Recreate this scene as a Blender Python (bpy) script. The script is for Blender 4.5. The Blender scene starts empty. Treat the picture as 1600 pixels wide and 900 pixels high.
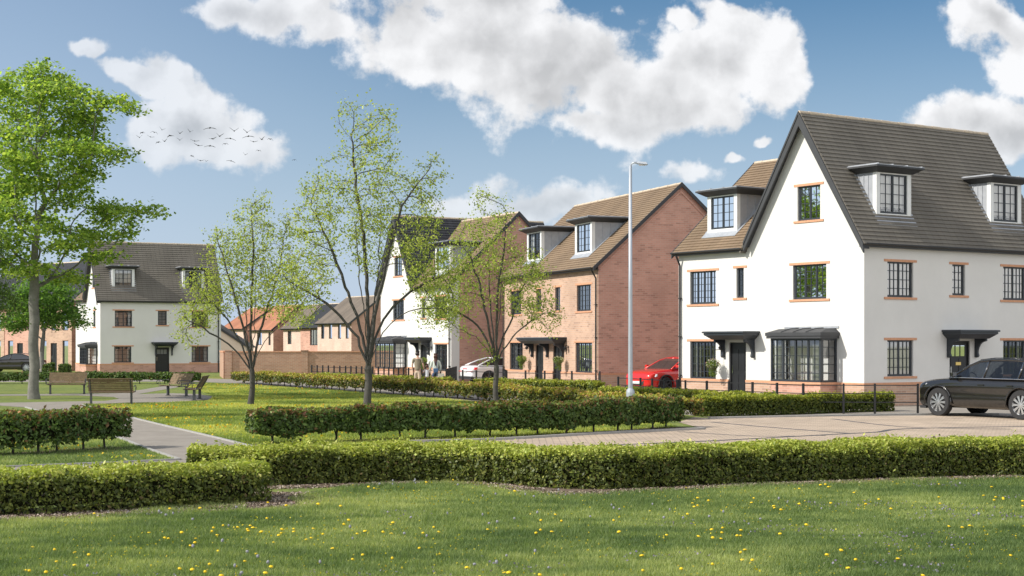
import bpy, bmesh, math, random
import numpy as np
from mathutils import Vector, Matrix
R = math.radians
random.seed(7); rng = np.random.default_rng(7)
S = bpy.context.scene
COL = S.collection

# ------------------------------------------------------------------ camera
F = 2418.0; HY = 537.0; CH = 2.15          # focal length in px of the 1600 wide photo, horizon row, eye height
cam_d = bpy.data.cameras.new('camera'); cam = bpy.data.objects.new('camera', cam_d); COL.objects.link(cam)
cam_d.sensor_width = 36; cam_d.lens = F/1600*36
cam_d.shift_y = (HY-450)/1600
cam_d.clip_end = 6000; cam_d.clip_start = .1
cam.location = (0, 0, CH); cam.rotation_euler = (R(90), 0, 0)
S.camera = cam
def G(px, py):
    "ground point seen at a photo pixel"
    y = F*CH/(py-HY); return ((px-800)/F*y, y)
def P(px, d):
    "ground point in the direction of a photo column at depth d"
    return ((px-800)/F*d, d)
def Z(py, d): return CH+(HY-py)/F*d

# ------------------------------------------------------------------ light
SUN_AZ = (-1.0, -0.28); SUN_EL = R(36)
n_ = math.hypot(*SUN_AZ)
SD = Vector((SUN_AZ[0]/n_*math.cos(SUN_EL), SUN_AZ[1]/n_*math.cos(SUN_EL), math.sin(SUN_EL)))
sl = bpy.data.lights.new('sun', 'SUN'); sl.energy = 3.6; sl.angle = R(.6); sl.color = (1, .945, .86)
so = bpy.data.objects.new('sun', sl); COL.objects.link(so)
so.rotation_euler = SD.to_track_quat('Z', 'Y').to_euler(); so.location = (0, 0, 60)
S.view_settings.view_transform = 'Standard'; S.view_settings.look = 'None'
S.view_settings.exposure = 0.62; S.view_settings.gamma = 1
S.render.engine = 'CYCLES'

# ------------------------------------------------------------------ world: sky with clouds
W = bpy.data.worlds.new('World'); S.world = W; W.use_nodes = True
NT = W.node_tree; NT.nodes.clear()
def wn(t, **k):
    n = NT.nodes.new(t)
    for a, b in k.items(): setattr(n, a, b)
    return n
def wm(op, a, b=None, c=None, clamp=False):
    n = wn('ShaderNodeMath', operation=op); n.use_clamp = clamp
    for i, v in enumerate((a, b, c)):
        if v is None: continue
        if isinstance(v, (int, float)): n.inputs[i].default_value = v
        else: NT.links.new(v, n.inputs[i])
    return n.outputs[0]
def wv(op, a, b=None):
    n = wn('ShaderNodeVectorMath', operation=op)
    for i, v in enumerate((a, b)):
        if v is None: continue
        if isinstance(v, (tuple, list)): n.inputs[i].default_value = v
        else: NT.links.new(v, n.inputs[i])
    return n.outputs[1] if op == 'LENGTH' else n.outputs[0]
tc = wn('ShaderNodeTexCoord')
sep = wn('ShaderNodeSeparateXYZ'); NT.links.new(tc.outputs['Generated'], sep.inputs[0])
yy = wm('MAXIMUM', wm('ABSOLUTE', sep.outputs[1]), .05)
u = wm('DIVIDE', sep.outputs[0], yy); v = wm('DIVIDE', sep.outputs[2], yy)
cmb = wn('ShaderNodeCombineXYZ'); NT.links.new(u, cmb.inputs[0]); NT.links.new(v, cmb.inputs[1])
UV = cmb.outputs[0]
def fbm(vec, scale, detail, rough, off=(0, 0, 0), dist=0):
    a = wv('ADD', vec, off)
    n = wn('ShaderNodeTexNoise', noise_dimensions='2D'); n.inputs['Scale'].default_value = scale; n.inputs['Detail'].default_value = detail
    n.inputs['Roughness'].default_value = rough; n.inputs['Distortion'].default_value = dist
    NT.links.new(a, n.inputs['Vector']); return n
wn1 = fbm(UV, 9, 5, .6, (3, 1, 0))
warp = wv('SCALE', wv('SUBTRACT', wn1.outputs['Color'], (.5, .5, .5)), None)
warp.node.inputs['Scale'].default_value = .042
UW = wv('ADD', UV, warp)
# cloud lobes: centre and radii on the sky, in units of 1/1600 of the frame width, turned by an angle
LOBES = [(640, 30, 95, 95, 0), (740, 60, 130, 105, 0), (850, 110, 150, 80, 12), (960, 150, 140, 62, 5), (1050, 130, 105, 70, -15),
         (1110, 95, 80, 45, 10), (790, -30, 110, 80, 0), (1200, 85, 42, 62, -35), (1150, 40, 45, 18, 30), (1065, 24, 26, 12, 30),
         (900, 185, 90, 34, 0), (1080, 175, 40, 20, -25),
         (400, 20, 90, 34, 15), (500, 40, 62, 36, 10), (455, 0, 80, 25, 0),
         (300, 205, 90, 52, 5), (370, 232, 75, 30, 10), (240, 225, 60, 45, 0), (290, 130, 70, 26, 25), (200, 118, 60, 20, 20), (140, 78, 34, 16, 0), 
         (1040, 165, 110, 55, 0), (960, 190, 110, 45, 0), (920, 105, 160, 100, 12), (850, 150, 120, 60, 12), (1560, 40, 75, 40, 35), (1600, 90, 40, 40, 30), (1530, 195, 80, 38, 0), (1600, 215, 70, 42, 0),
         (1085, 257, 50, 24, 0), (1148, 240, 20, 10, -15), (1200, 212, 17, 9, -20),
         (850, 312, 95, 34, -5), (760, 330, 70, 20, 0), (930, 335, 90, 24, 0),
         (-330, 60, 180, 70, 0), (1900, 60, 190, 60, 0)]
LOBES.sort(key=lambda l: not (l[2]*l[3] > 2700 and l[1] > -60 and 0 < l[0] < 1650))
NBIG = sum(l[2]*l[3] > 2700 and l[1] > -60 and 0 < l[0] < 1650 for l in LOBES); BIGF = [None]
def cloud_field(vec, extra):
    acc = None
    for li, (cx, cy, a, b, ang) in enumerate(LOBES):
        m = wn('ShaderNodeMapping', vector_type='TEXTURE')
        m.inputs['Location'].default_value = ((cx-800)/F, (HY-cy)/F, 0)
        m.inputs['Rotation'].default_value = (0, 0, -R(ang))
        m.inputs['Scale'].default_value = (a/F, b/F, 1)
        NT.links.new(vec, m.inputs['Vector'])
        d = wm('SUBTRACT', 1.0, wv('LENGTH', m.outputs[0]))
        acc = d if acc is None else wm('SMOOTH_MAX', acc, d, .25)
        if li == NBIG-1: BIGF[0] = acc
    return wm('ADD', acc, extra)
def billow(vec, off):
    a = wv('ADD', vec, off); out = None
    for sc, w in ((20, .40), (46, .26)):
        v_ = wn('ShaderNodeTexVoronoi', feature='F1', voronoi_dimensions='2D'); v_.inputs['Scale'].default_value = sc
        NT.links.new(a, v_.inputs['Vector']); t = wm('MULTIPLY', wm('SUBTRACT', .42, v_.outputs['Distance']), w*2)
        out = t if out is None else wm('ADD', out, t)
    return out
bw1 = billow(UW, (0, 0, 0)); bw2 = billow(UW, (-.006, .008, 0))
n1 = fbm(UV, 10, 10, .60, (0, 0, .3), 0)
n2 = fbm(UV, 10, 7, .60, (-.012, .012, .3), 0)
nf = fbm(UV, 46, 6, .62, (5, 2, 0), 0)
ns = wm('ADD', wm('ADD', wm('MULTIPLY', wm('SUBTRACT', n1.outputs[0], .5), 2.2), wm('MULTIPLY', bw1, .75)), wm('MULTIPLY', wm('SUBTRACT', nf.outputs[0], .5), .9))
dens = cloud_field(UW, wm('ADD', ns, .22))
big = wm('ADD', BIGF[0], wm('MULTIPLY', ns, .20))
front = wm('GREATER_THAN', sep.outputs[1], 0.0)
cov = wn('ShaderNodeMapRange', interpolation_type='SMOOTHSTEP')
cov.inputs['From Min'].default_value = -.06; cov.inputs['From Max'].default_value = .42; NT.links.new(dens, cov.inputs['Value'])
hz = wn('ShaderNodeMapRange', interpolation_type='SMOOTHSTEP'); NT.links.new(v, hz.inputs['Value'])
hz.inputs['From Min'].default_value = .0; hz.inputs['From Max'].default_value = .16
lft = wn('ShaderNodeMapRange', interpolation_type='SMOOTHSTEP'); NT.links.new(u, lft.inputs['Value'])
lft.inputs['From Min'].default_value = -.30; lft.inputs['From Max'].default_value = -.06; lft.inputs['To Min'].default_value = .66; lft.inputs['To Max'].default_value = .97
back = wm('MULTIPLY', wm('SUBTRACT', 1.0, front), .85)  # unseen cloud cover behind the camera, added as fill for shaded walls
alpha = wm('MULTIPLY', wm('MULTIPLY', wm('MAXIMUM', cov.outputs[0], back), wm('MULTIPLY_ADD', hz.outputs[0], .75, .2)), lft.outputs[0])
# thick middles are grey, edges that face the sun white
thick = wn('ShaderNodeMapRange', interpolation_type='SMOOTHSTEP'); NT.links.new(big, thick.inputs['Value'])
thick.inputs['From Min'].default_value = .15; thick.inputs['From Max'].default_value = .95
relief = wm('ADD', wm('MULTIPLY', wm('SUBTRACT', n1.outputs[0], n2.outputs[0]), .75), wm('MULTIPLY', wm('SUBTRACT', bw1, bw2), .30))
relief = wm('MAXIMUM', wm('MINIMUM', relief, .12), -.10)
lum = wm('ADD', wm('MULTIPLY_ADD', thick.outputs[0], -.22, .84), relief)
lum = wm('MAXIMUM', wm('MINIMUM', lum, .90), .48)
lum = wm('MAXIMUM', lum, wm('MULTIPLY', wm('SUBTRACT', 1.0, front), 1.32))  # that unseen cover is made brighter than the clouds ahead to lift shaded facades
ccol = wn('ShaderNodeMix', data_type='RGBA', blend_type='MULTIPLY'); ccol.inputs[0].default_value = 1
ccol.inputs[6].default_value = (1.0, .995, 1.0, 1); cc = wn('ShaderNodeCombineColor')
for i in range(3): NT.links.new(lum, cc.inputs[i])
NT.links.new(cc.outputs[0], ccol.inputs[7])
sky = wn('ShaderNodeTexSky', sky_type='NISHITA'); sky.sun_disc = False; sky.sun_elevation = SUN_EL
sky.sun_rotation = math.atan2(SUN_AZ[0], SUN_AZ[1]); sky.air_density = 1.0; sky.dust_density = .5; sky.ozone_density = 2.2
hs = wn('ShaderNodeHueSaturation'); hs.inputs['Saturation'].default_value = 1.32; hs.inputs['Value'].default_value = 1
NT.links.new(sky.outputs[0], hs.inputs['Color'])
b1 = wn('ShaderNodeBackground'); b1.inputs[1].default_value = .060; NT.links.new(hs.outputs[0], b1.inputs[0])
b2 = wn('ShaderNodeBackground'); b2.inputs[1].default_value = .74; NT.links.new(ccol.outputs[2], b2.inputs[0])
b3 = wn('ShaderNodeBackground'); b3.inputs[0].default_value = (.49, .60, .77, 1); b3.inputs[1].default_value = .72
hm = wn('ShaderNodeMapRange', interpolation_type='SMOOTHSTEP'); hm.inputs['From Min'].default_value = -.02; hm.inputs['From Max'].default_value = .26; hm.inputs['To Min'].default_value = .92; hm.inputs['To Max'].default_value = 0.0
NT.links.new(sep.outputs[2], hm.inputs['Value'])
lf2 = wn('ShaderNodeMapRange', interpolation_type='SMOOTHSTEP'); NT.links.new(u, lf2.inputs['Value'])
lf2.inputs['From Min'].default_value = -.40; lf2.inputs['From Max'].default_value = .12; lf2.inputs['To Min'].default_value = .42; lf2.inputs['To Max'].default_value = .0
mh = wn('ShaderNodeMixShader'); NT.links.new(wm('MAXIMUM', hm.outputs[0], wm('ADD', wm('MULTIPLY', hm.outputs[0], .6), lf2.outputs[0]), clamp=True), mh.inputs[0]); NT.links.new(b1.outputs[0], mh.inputs[1]); NT.links.new(b3.outputs[0], mh.inputs[2])
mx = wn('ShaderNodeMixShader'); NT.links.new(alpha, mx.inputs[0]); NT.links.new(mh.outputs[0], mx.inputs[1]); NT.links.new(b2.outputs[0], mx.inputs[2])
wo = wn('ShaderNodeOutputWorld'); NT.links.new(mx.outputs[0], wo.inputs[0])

# ------------------------------------------------------------------ helpers
def tag(o, label=None, cat=None, group=None, kind=None):
    if label: o['label'] = label
    if cat: o['category'] = cat
    if group: o['group'] = group
    if kind: o['kind'] = kind
    return o
def empty(name, loc=(0, 0, 0), rz=0, label=None, cat=None, group=None):
    o = bpy.data.objects.new(name, None); COL.objects.link(o)
    o.location = loc; o.rotation_euler = (0, 0, rz); o.empty_display_size = .3
    return tag(o, label, cat, group)
def kids(o): return [c for c in bpy.data.objects if c.parent == o]
def copy_tree(o, parent=None):
    ch = kids(o); c = o.copy(); COL.objects.link(c)
    if parent: c.parent = parent
    for k in ch: copy_tree(k, c)
    return c
def link_mesh(name, me, mat, parent=None, smooth=False):
    o = bpy.data.objects.new(name, me); COL.objects.link(o)
    for m in (mat if isinstance(mat, (list, tuple)) else [mat]): me.materials.append(m)
    if parent: o.parent = parent
    if smooth:
        me.polygons.foreach_set('use_smooth', [True]*len(me.polygons))
    return o
class MB:
    def __init__(s): s.v = []; s.f = []; s.m = []; s.mi = 0; s.X = None
    def _add(s, vs, fs):
        n = len(s.v)
        if s.X: vs = [s.X(*p) for p in vs]
        s.v += [tuple(p) for p in vs]
        for f in fs: s.f.append(tuple(i+n for i in f)); s.m.append(s.mi)
    def poly(s, pts): s._add(list(pts), [tuple(range(len(pts)))])
    def box(s, x0, x1, y0, y1, z0, z1):
        s._add([(x0, y0, z0), (x1, y0, z0), (x1, y1, z0), (x0, y1, z0), (x0, y0, z1), (x1, y0, z1), (x1, y1, z1), (x0, y1, z1)],
               [(0, 3, 2, 1), (4, 5, 6, 7), (0, 1, 5, 4), (1, 2, 6, 5), (2, 3, 7, 6), (3, 0, 4, 7)])
    def hexa(s, a, b):
        "two quads a, b (4 points each) joined"
        s._add(list(a)+list(b), [(0, 3, 2, 1), (4, 5, 6, 7), (0, 1, 5, 4), (1, 2, 6, 5), (2, 3, 7, 6), (3, 0, 4, 7)])
    def prism(s, pts, off):
        "polygon (3d points) pushed along off"
        n = len(pts); o = Vector(off)
        q = [tuple(Vector(p)+o) for p in pts]
        s._add([tuple(p) for p in pts]+q, [tuple(range(n))[::-1], tuple(range(n, 2*n))]+[(i, (i+1) % n, n+(i+1) % n, n+i) for i in range(n)])
    def tube(s, pts, r, n=6, cap=True):
        pts = [Vector(p) for p in pts]; rs = r if isinstance(r, (list, tuple)) else [r]*len(pts)
        vs = []; fs = []
        for i, p in enumerate(pts):
            d = (pts[min(i+1, len(pts)-1)]-pts[max(i-1, 0)]).normalized()
            a = d.cross(Vector((0, 0, 1)) if abs(d.z) < .95 else Vector((1, 0, 0))).normalized(); b = d.cross(a)
            for k in range(n):
                t = 2*math.pi*k/n; vs.append(tuple(p+(a*math.cos(t)+b*math.sin(t))*rs[i]))
        for i in range(len(pts)-1):
            for k in range(n): fs.append((i*n+k, i*n+(k+1) % n, (i+1)*n+(k+1) % n, (i+1)*n+k))
        if cap: fs.append(tuple(range(n))[::-1]); fs.append(tuple(range((len(pts)-1)*n, len(pts)*n)))
        s._add(vs, fs)
    def lathe(s, prof, c=(0, 0, 0), n=16, axis='z'):
        vs = []; fs = []
        for r, h in prof:
            for k in range(n):
                t = 2*math.pi*k/n; a, b = r*math.cos(t), r*math.sin(t)
                vs.append((c[0]+a, c[1]+b, c[2]+h) if axis == 'z' else (c[0]+a, c[1]+h, c[2]+b))
        for i in range(len(prof)-1):
            for k in range(n): fs.append((i*n+k, i*n+(k+1) % n, (i+1)*n+(k+1) % n, (i+1)*n+k))
        s._add(vs, fs)
    def build(s, name, mat, parent=None, smooth=False, uv=True, bevel=0):
        me = bpy.data.meshes.new(name); me.from_pydata(s.v, [], s.f)
        me.polygons.foreach_set('material_index', s.m)
        bm = bmesh.new(); bm.from_mesh(me)
        bmesh.ops.recalc_face_normals(bm, faces=bm.faces)
        if bevel:
            bmesh.ops.remove_doubles(bm, verts=bm.verts, dist=1e-5)
            bmesh.ops.bevel(bm, geom=[e for e in bm.edges if e.calc_face_angle(0) > .5], offset=bevel, segments=2, affect='EDGES', clamp_overlap=True)
        if uv:
            L = bm.loops.layers.uv.new('UVMap')
            for f in bm.faces:
                n = f.normal
                for l in f.loops:
                    c = l.vert.co
                    if abs(n.x) > abs(n.y) and abs(n.x) > .3*abs(n.z): l[L].uv = (c.y, c.z)
                    elif abs(n.y) > .3*abs(n.z): l[L].uv = (c.x, c.z)
                    else: l[L].uv = (c.x, c.y)
        bm.to_mesh(me); bm.free()
        return link_mesh(name, me, mat, parent, smooth)
def np_mesh(name, verts, k, mat, parent=None, cols=None, smooth=False):
    "verts: (N*k,3) array, every k vertices one face; cols: per vertex (N*k,4)"
    n = len(verts)//k; me = bpy.data.meshes.new(name)
    me.vertices.add(n*k); me.vertices.foreach_set('co', np.asarray(verts, dtype=np.float32).ravel())
    me.loops.add(n*k); me.loops.foreach_set('vertex_index', np.arange(n*k, dtype=np.int32))
    me.polygons.add(n); me.polygons.foreach_set('loop_start', np.arange(0, n*k, k, dtype=np.int32))
    if cols is not None:
        a = me.color_attributes.new('col', 'FLOAT_COLOR', 'POINT'); a.data.foreach_set('color', np.asarray(cols, dtype=np.float32).ravel())
    me.update(calc_edges=True); me.validate()
    return link_mesh(name, me, mat, parent, smooth)
def leaf_quads(c, size, nrm=None, spread=1.0, aspect=.6, r=rng, fold=.0):
    "leaf shaped quads at centres c"
    n = len(c); size = np.broadcast_to(size, (n,))
    d = r.normal(size=(n, 3))
    if nrm is not None: d = d*spread+nrm
    d /= np.linalg.norm(d, axis=1, keepdims=True)+1e-9
    t = r.normal(size=(n, 3)); t -= d*(t*d).sum(1, keepdims=True); t /= np.linalg.norm(t, axis=1, keepdims=True)+1e-9
    b = np.cross(d, t)
    s = size[:, None]
    q = np.stack([c-t*s*.5, c+b*s*aspect*.5-t*s*.05+d*s*fold, c+t*s*.5, c-b*s*aspect*.5-t*s*.05+d*s*fold], 1)
    return q.reshape(-1, 3)

# ------------------------------------------------------------------ materials
MATS = {}
def pbsdf(name, col, rough=.6, metal=0, spec=.5, bump=None, var=None, coat=0, emit=None):
    if name in MATS: return MATS[name]
    m = bpy.data.materials.new(name); m.use_nodes = True; nt = m.node_tree; b = nt.nodes['Principled BSDF']
    b.inputs['Base Color'].default_value = (*col, 1); b.inputs['Roughness'].default_value = rough; b.inputs['Metallic'].default_value = metal
    b.inputs['Specular IOR Level'].default_value = spec; b.inputs['Coat Weight'].default_value = coat
    tc = nt.nodes.new('ShaderNodeTexCoord')
    if var:
        sc, amt = var; n = nt.nodes.new('ShaderNodeTexNoise'); n.inputs['Scale'].default_value = sc; n.inputs['Detail'].default_value = 5; n.inputs['Roughness'].default_value = .65
        nt.links.new(tc.outputs['Object'], n.inputs['Vector'])
        r = nt.nodes.new('ShaderNodeMapRange'); r.inputs['From Min'].default_value = .3; r.inputs['From Max'].default_value = .7
        r.inputs['To Min'].default_value = 1-amt; r.inputs['To Max'].default_value = 1+amt; nt.links.new(n.outputs[0], r.inputs['Value'])
        mu = nt.nodes.new('ShaderNodeVectorMath'); mu.operation = 'SCALE'; mu.inputs[0].default_value = col; nt.links.new(r.outputs[0], mu.inputs['Scale'])
        nt.links.new(mu.outputs[0], b.inputs['Base Color'])
    if bump:
        sc, st, dist = bump; n = nt.nodes.new('ShaderNodeTexNoise'); n.inputs['Scale'].default_value = sc; n.inputs['Detail'].default_value = 4
        nt.links.new(tc.outputs['Object'], n.inputs['Vector'])
        bu = nt.nodes.new('ShaderNodeBump'); bu.inputs['Strength'].default_value = st; bu.inputs['Distance'].default_value = dist
        nt.links.new(n.outputs[0], bu.inputs['Height']); nt.links.new(bu.outputs[0], b.inputs['Normal'])
    MATS[name] = m; return m
def brick_mat(name, c1, c2, mortar, bw=.26, bh=.088, ms=.011, bias=0.0, rough=.85, bump=.25, dark=None):
    m = bpy.data.materials.new(name); m.use_nodes = True; nt = m.node_tree; b = nt.nodes['Principled BSDF']
    N = nt.nodes.new; L = nt.links.new
    uvn = N('ShaderNodeUVMap'); br = N('ShaderNodeTexBrick'); br.offset = .5
    br.inputs['Scale'].default_value = 1; br.inputs['Brick Width'].default_value = bw; br.inputs['Row Height'].default_value = bh
    br.inputs['Mortar Size'].default_value = ms; br.inputs['Mortar Smooth'].default_value = .2; br.inputs['Bias'].default_value = bias
    br.inputs['Color1'].default_value = (*c1, 1); br.inputs['Color2'].default_value = (*c2, 1); br.inputs['Mortar'].default_value = (*mortar, 1)
    L(uvn.outputs[0], br.inputs['Vector'])
    # a second, sparser random pick of dark (burnt) bricks
    src = br.outputs['Color']
    if dark:
        b2 = N('ShaderNodeTexBrick'); b2.offset = .5
        for k in ('Scale', 'Brick Width', 'Row Height', 'Mortar Size'): b2.inputs[k].default_value = br.inputs[k].default_value
        b2.inputs['Color1'].default_value = (0, 0, 0, 1); b2.inputs['Color2'].default_value = (1, 1, 1, 1); b2.inputs['Mortar'].default_value = (0, 0, 0, 1); b2.inputs['Bias'].default_value = -.2
        mp = N('ShaderNodeMapping'); mp.inputs['Location'].default_value = (bw*40, bh*26, 0); L(uvn.outputs[0], mp.inputs[0]); L(mp.outputs[0], b2.inputs['Vector'])
        th = N('ShaderNodeMapRange'); th.inputs['From Min'].default_value = .62; th.inputs['From Max'].default_value = .75; L(b2.outputs['Color'], th.inputs['Value'])
        mxd = N('ShaderNodeMix'); mxd.data_type = 'RGBA'; L(th.outputs[0], mxd.inputs[0]); L(src, mxd.inputs[6]); mxd.inputs[7].default_value = (*dark, 1); src = mxd.outputs[2]
    n = N('ShaderNodeTexNoise'); n.inputs['Scale'].default_value = .8; n.inputs['Detail'].default_value = 6; L(uvn.outputs[0], n.inputs['Vector'])
    r = N('ShaderNodeMapRange'); r.inputs['From Min'].default_value = .3; r.inputs['From Max'].default_value = .7; r.inputs['To Min'].default_value = .86; r.inputs['To Max'].default_value = 1.12; L(n.outputs[0], r.inputs['Value'])
    mu = N('ShaderNodeVectorMath'); mu.operation = 'SCALE'; L(src, mu.inputs[0]); L(r.outputs[0], mu.inputs['Scale']); L(mu.outputs[0], b.inputs['Base Color'])
    b.inputs['Roughness'].default_value = rough
    bu = N('ShaderNodeBump'); bu.inputs['Strength'].default_value = bump; bu.inputs['Distance'].default_value = .01; bu.invert = True
    L(br.outputs['Fac'], bu.inputs['Height']); L(bu.outputs[0], b.inputs['Normal'])
    MATS[name] = m; return m
def leaf_mat(name, trans=.45, tint=(1, 1, 1), rough=.5):
    m = bpy.data.materials.new(name); m.use_nodes = True; nt = m.node_tree; b = nt.nodes['Principled BSDF']; N = nt.nodes.new; L = nt.links.new
    a = N('ShaderNodeVertexColor'); a.layer_name = 'col'
    L(a.outputs[0], b.inputs['Base Color']); b.inputs['Roughness'].default_value = rough; b.inputs['Specular IOR Level'].default_value = .35
    t = N('ShaderNodeBsdfTranslucent'); mu = N('ShaderNodeVectorMath'); mu.operation = 'MULTIPLY'; L(a.outputs[0], mu.inputs[0]); mu.inputs[1].default_value = (1.15*tint[0], 1.2*tint[1], .55*tint[2]); L(mu.outputs[0], t.inputs[0])
    mx = N('ShaderNodeMixShader'); mx.inputs[0].default_value = trans; L(b.outputs[0], mx.inputs[1]); L(t.outputs[0], mx.inputs[2])
    L(mx.outputs[0], nt.nodes['Material Output'].inputs[0]); MATS[name] = m; return m
def glass_mat(name, tint=(.9, .93, .95), refl=.16, opac=0.0, body=(.02, .022, .025), ior=1.5):
    m = bpy.data.materials.new(name); m.use_nodes = True; nt = m.node_tree; nt.nodes.remove(nt.nodes['Principled BSDF']); N = nt.nodes.new; L = nt.links.new
    tr = N('ShaderNodeBsdfTransparent'); tr.inputs[0].default_value = (*tint, 1)
    df = N('ShaderNodeBsdfDiffuse'); df.inputs[0].default_value = (*body, 1); m0 = N('ShaderNodeMixShader'); m0.inputs[0].default_value = opac; L(tr.outputs[0], m0.inputs[1]); L(df.outputs[0], m0.inputs[2])
    gl = N('ShaderNodeBsdfGlossy'); gl.inputs['Roughness'].default_value = .015; gl.inputs[0].default_value = (.95, .97, 1, 1)
    fr = N('ShaderNodeFresnel'); fr.inputs[0].default_value = ior
    ad = N('ShaderNodeMath'); ad.operation = 'MAXIMUM'; L(fr.outputs[0], ad.inputs[0]); ad.inputs[1].default_value = refl
    mx = N('ShaderNodeMixShader'); L(ad.outputs[0], mx.inputs[0]); L(m0.outputs[0], mx.inputs[1]); L(gl.outputs[0], mx.inputs[2])
    L(mx.outputs[0], nt.nodes['Material Output'].inputs[0]); MATS[name] = m; return m

M_render = pbsdf('white_render', (.655, .645, .615), .9, bump=(60, .25, .01), var=(.5, .05))
M_render_shade = M_render
M_brick = brick_mat('red_brick', (.58, .32, .24), (.51, .27, .20), (.52, .36, .29), dark=(.40, .21, .155))
M_bricktan = brick_mat('buff_brick', (.52, .335, .235), (.45, .28, .195), (.48, .38, .30), dark=(.37, .23, .165))
M_brickwall = brick_mat('garden_brick', (.46, .26, .17), (.36, .19, .12), (.44, .35, .27), bw=.26, bh=.085)
M_pinkbrick = brick_mat('pale_pink_brick', (.68, .50, .41), (.60, .43, .35), (.5, .42, .35))
M_tile_brown = brick_mat('brown_roof_tile', (.21, .148, .092), (.19, .132, .082), (.08, .055, .038), bw=.33, bh=50, ms=.006, bump=.3)
M_tile_grey = brick_mat('grey_roof_tile', (.145, .131, .108), (.135, .121, .100), (.06, .055, .05), bw=.33, bh=50, ms=.006, bump=.3)
M_tile_slate = brick_mat('black_roof_tile', (.035, .038, .045), (.026, .028, .034), (.015, .015, .015), bw=.33, bh=50, ms=.006, bump=.3)
M_tile_orange = brick_mat('orange_roof_tile', (.42, .19, .11), (.36, .165, .095), (.25, .1, .06), bw=.33, bh=50, ms=.006, bump=.3)
M_tile_taupe = brick_mat('taupe_roof_tile', (.20, .165, .13), (.15, .125, .10), (.08, .07, .06), bw=.33, bh=50, ms=.006, bump=.3)
M_anth = pbsdf('anthracite_paint', (.028, .034, .042), .42)
M_fascia = pbsdf('charcoal_board', (.040, .042, .046), .6, var=(3, .1))
M_black = pbsdf('black_paint', (.012, .013, .015), .4)
M_blackmatte = pbsdf('black_metal', (.012, .012, .013), .55)
M_lead = pbsdf('lead_sheet', (.36, .38, .41), .5, metal=.2, var=(4, .12))
M_whitetrim = pbsdf('white_trim', (.72, .73, .72), .5, var=(5, .04))
M_orangebrick = pbsdf('orange_brick_dressing', (.56, .29, .17), .85, var=(14, .14))
M_ridge = pbsdf('ridge_mortar', (.50, .42, .32), .9, var=(8, .15))
M_curtain = pbsdf('curtain_cloth', (.55, .55, .53), .9)
M_blind = pbsdf('cream_blind', (.90, .84, .76), .9)
M_interior = pbsdf('interior_plaster', (.36, .355, .34), .9)
M_glass = glass_mat('window_glass', refl=.17)
M_carglass = glass_mat('car_glass', tint=(.45, .47, .47), refl=.05, opac=.2, ior=1.28)
M_brass = pbsdf('brass', (.75, .55, .2), .3, metal=1)
M_chrome = pbsdf('chrome', (.75, .76, .78), .18, metal=1)
# ------------------------------------------------------------------ houses
def clip_half(poly, a, b, c):
    "keep a*u+b*v<=c"
    out = []
    for i in range(len(poly)):
        p, q = poly[i], poly[(i+1) % len(poly)]
        dp, dq = a*p[0]+b*p[1]-c, a*q[0]+b*q[1]-c
        if dp <= 1e-9: out.append(p)
        if (dp < -1e-9 and dq > 1e-9) or (dp > 1e-9 and dq < -1e-9):
            t = dp/(dp-dq); out.append((p[0]+t*(q[0]-p[0]), p[1]+t*(q[1]-p[1])))
    return out
def face_map(face, pos=0.0, sgn=1):
    "wall frame: u along the wall, d into the house, v up"
    if face == 'X': return lambda u, d, v: (pos+sgn*d, u, v)
    return lambda u, d, v: (u, pos+sgn*d, v)
def wall(mb, fm, outline, ops=(), d=0.0, reveal=.14):
    us = sorted({p[0] for p in outline} | {o[0] for o in ops} | {o[1] for o in ops})
    vs = sorted({p[1] for p in outline} | {o[2] for o in ops} | {o[3] for o in ops})
    area = sum(outline[i][0]*outline[(i+1) % len(outline)][1]-outline[(i+1) % len(outline)][0]*outline[i][1] for i in range(len(outline)))
    ol = outline if area > 0 else outline[::-1]
    for i in range(len(us)-1):
        for j in range(len(vs)-1):
            cu, cv = (us[i]+us[i+1])/2, (vs[j]+vs[j+1])/2
            if any(o[0] < cu < o[1] and o[2] < cv < o[3] for o in ops): continue
            q = [(us[i], vs[j]), (us[i+1], vs[j]), (us[i+1], vs[j+1]), (us[i], vs[j+1])]
            for k in range(len(ol)):
                p0, p1 = ol[k], ol[(k+1) % len(ol)]
                a, b = (p1[1]-p0[1]), -(p1[0]-p0[0]); q = clip_half(q, a, b, a*p0[0]+b*p0[1])
                if len(q) < 3: break
            if len(q) >= 3: mb.poly([fm(x, d, y) for x, y in q])
    umin, umax = min(p[0] for p in ol), max(p[0] for p in ol); vmax = max(p[1] for p in ol)
    for (a, b, c, e) in ops:
        if a > umax or b < umin or c > vmax: continue
        e2 = min(e, vmax)
        mb.poly([fm(a, d, c), fm(a, reveal, c), fm(a, reveal, e2), fm(a, d, e2)])
        mb.poly([fm(b, d, c), fm(b, d, e2), fm(b, reveal, e2), fm(b, reveal, c)])
        if e < vmax: mb.poly([fm(a, d, e), fm(a, reveal, e), fm(b, reveal, e), fm(b, d, e)])
        mb.poly([fm(a, d, c), fm(b, d, c), fm(b, reveal, c), fm(a, reveal, c)])
def fbox(mb, fm, u0, u1, d0, d1, v0, v1):
    a = [fm(u0, d0, v0), fm(u1, d0, v0), fm(u1, d1, v0), fm(u0, d1, v0)]
    b = [fm(u0, d0, v1), fm(u1, d0, v1), fm(u1, d1, v1), fm(u0, d1, v1)]
    mb.hexa(a, b)
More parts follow.
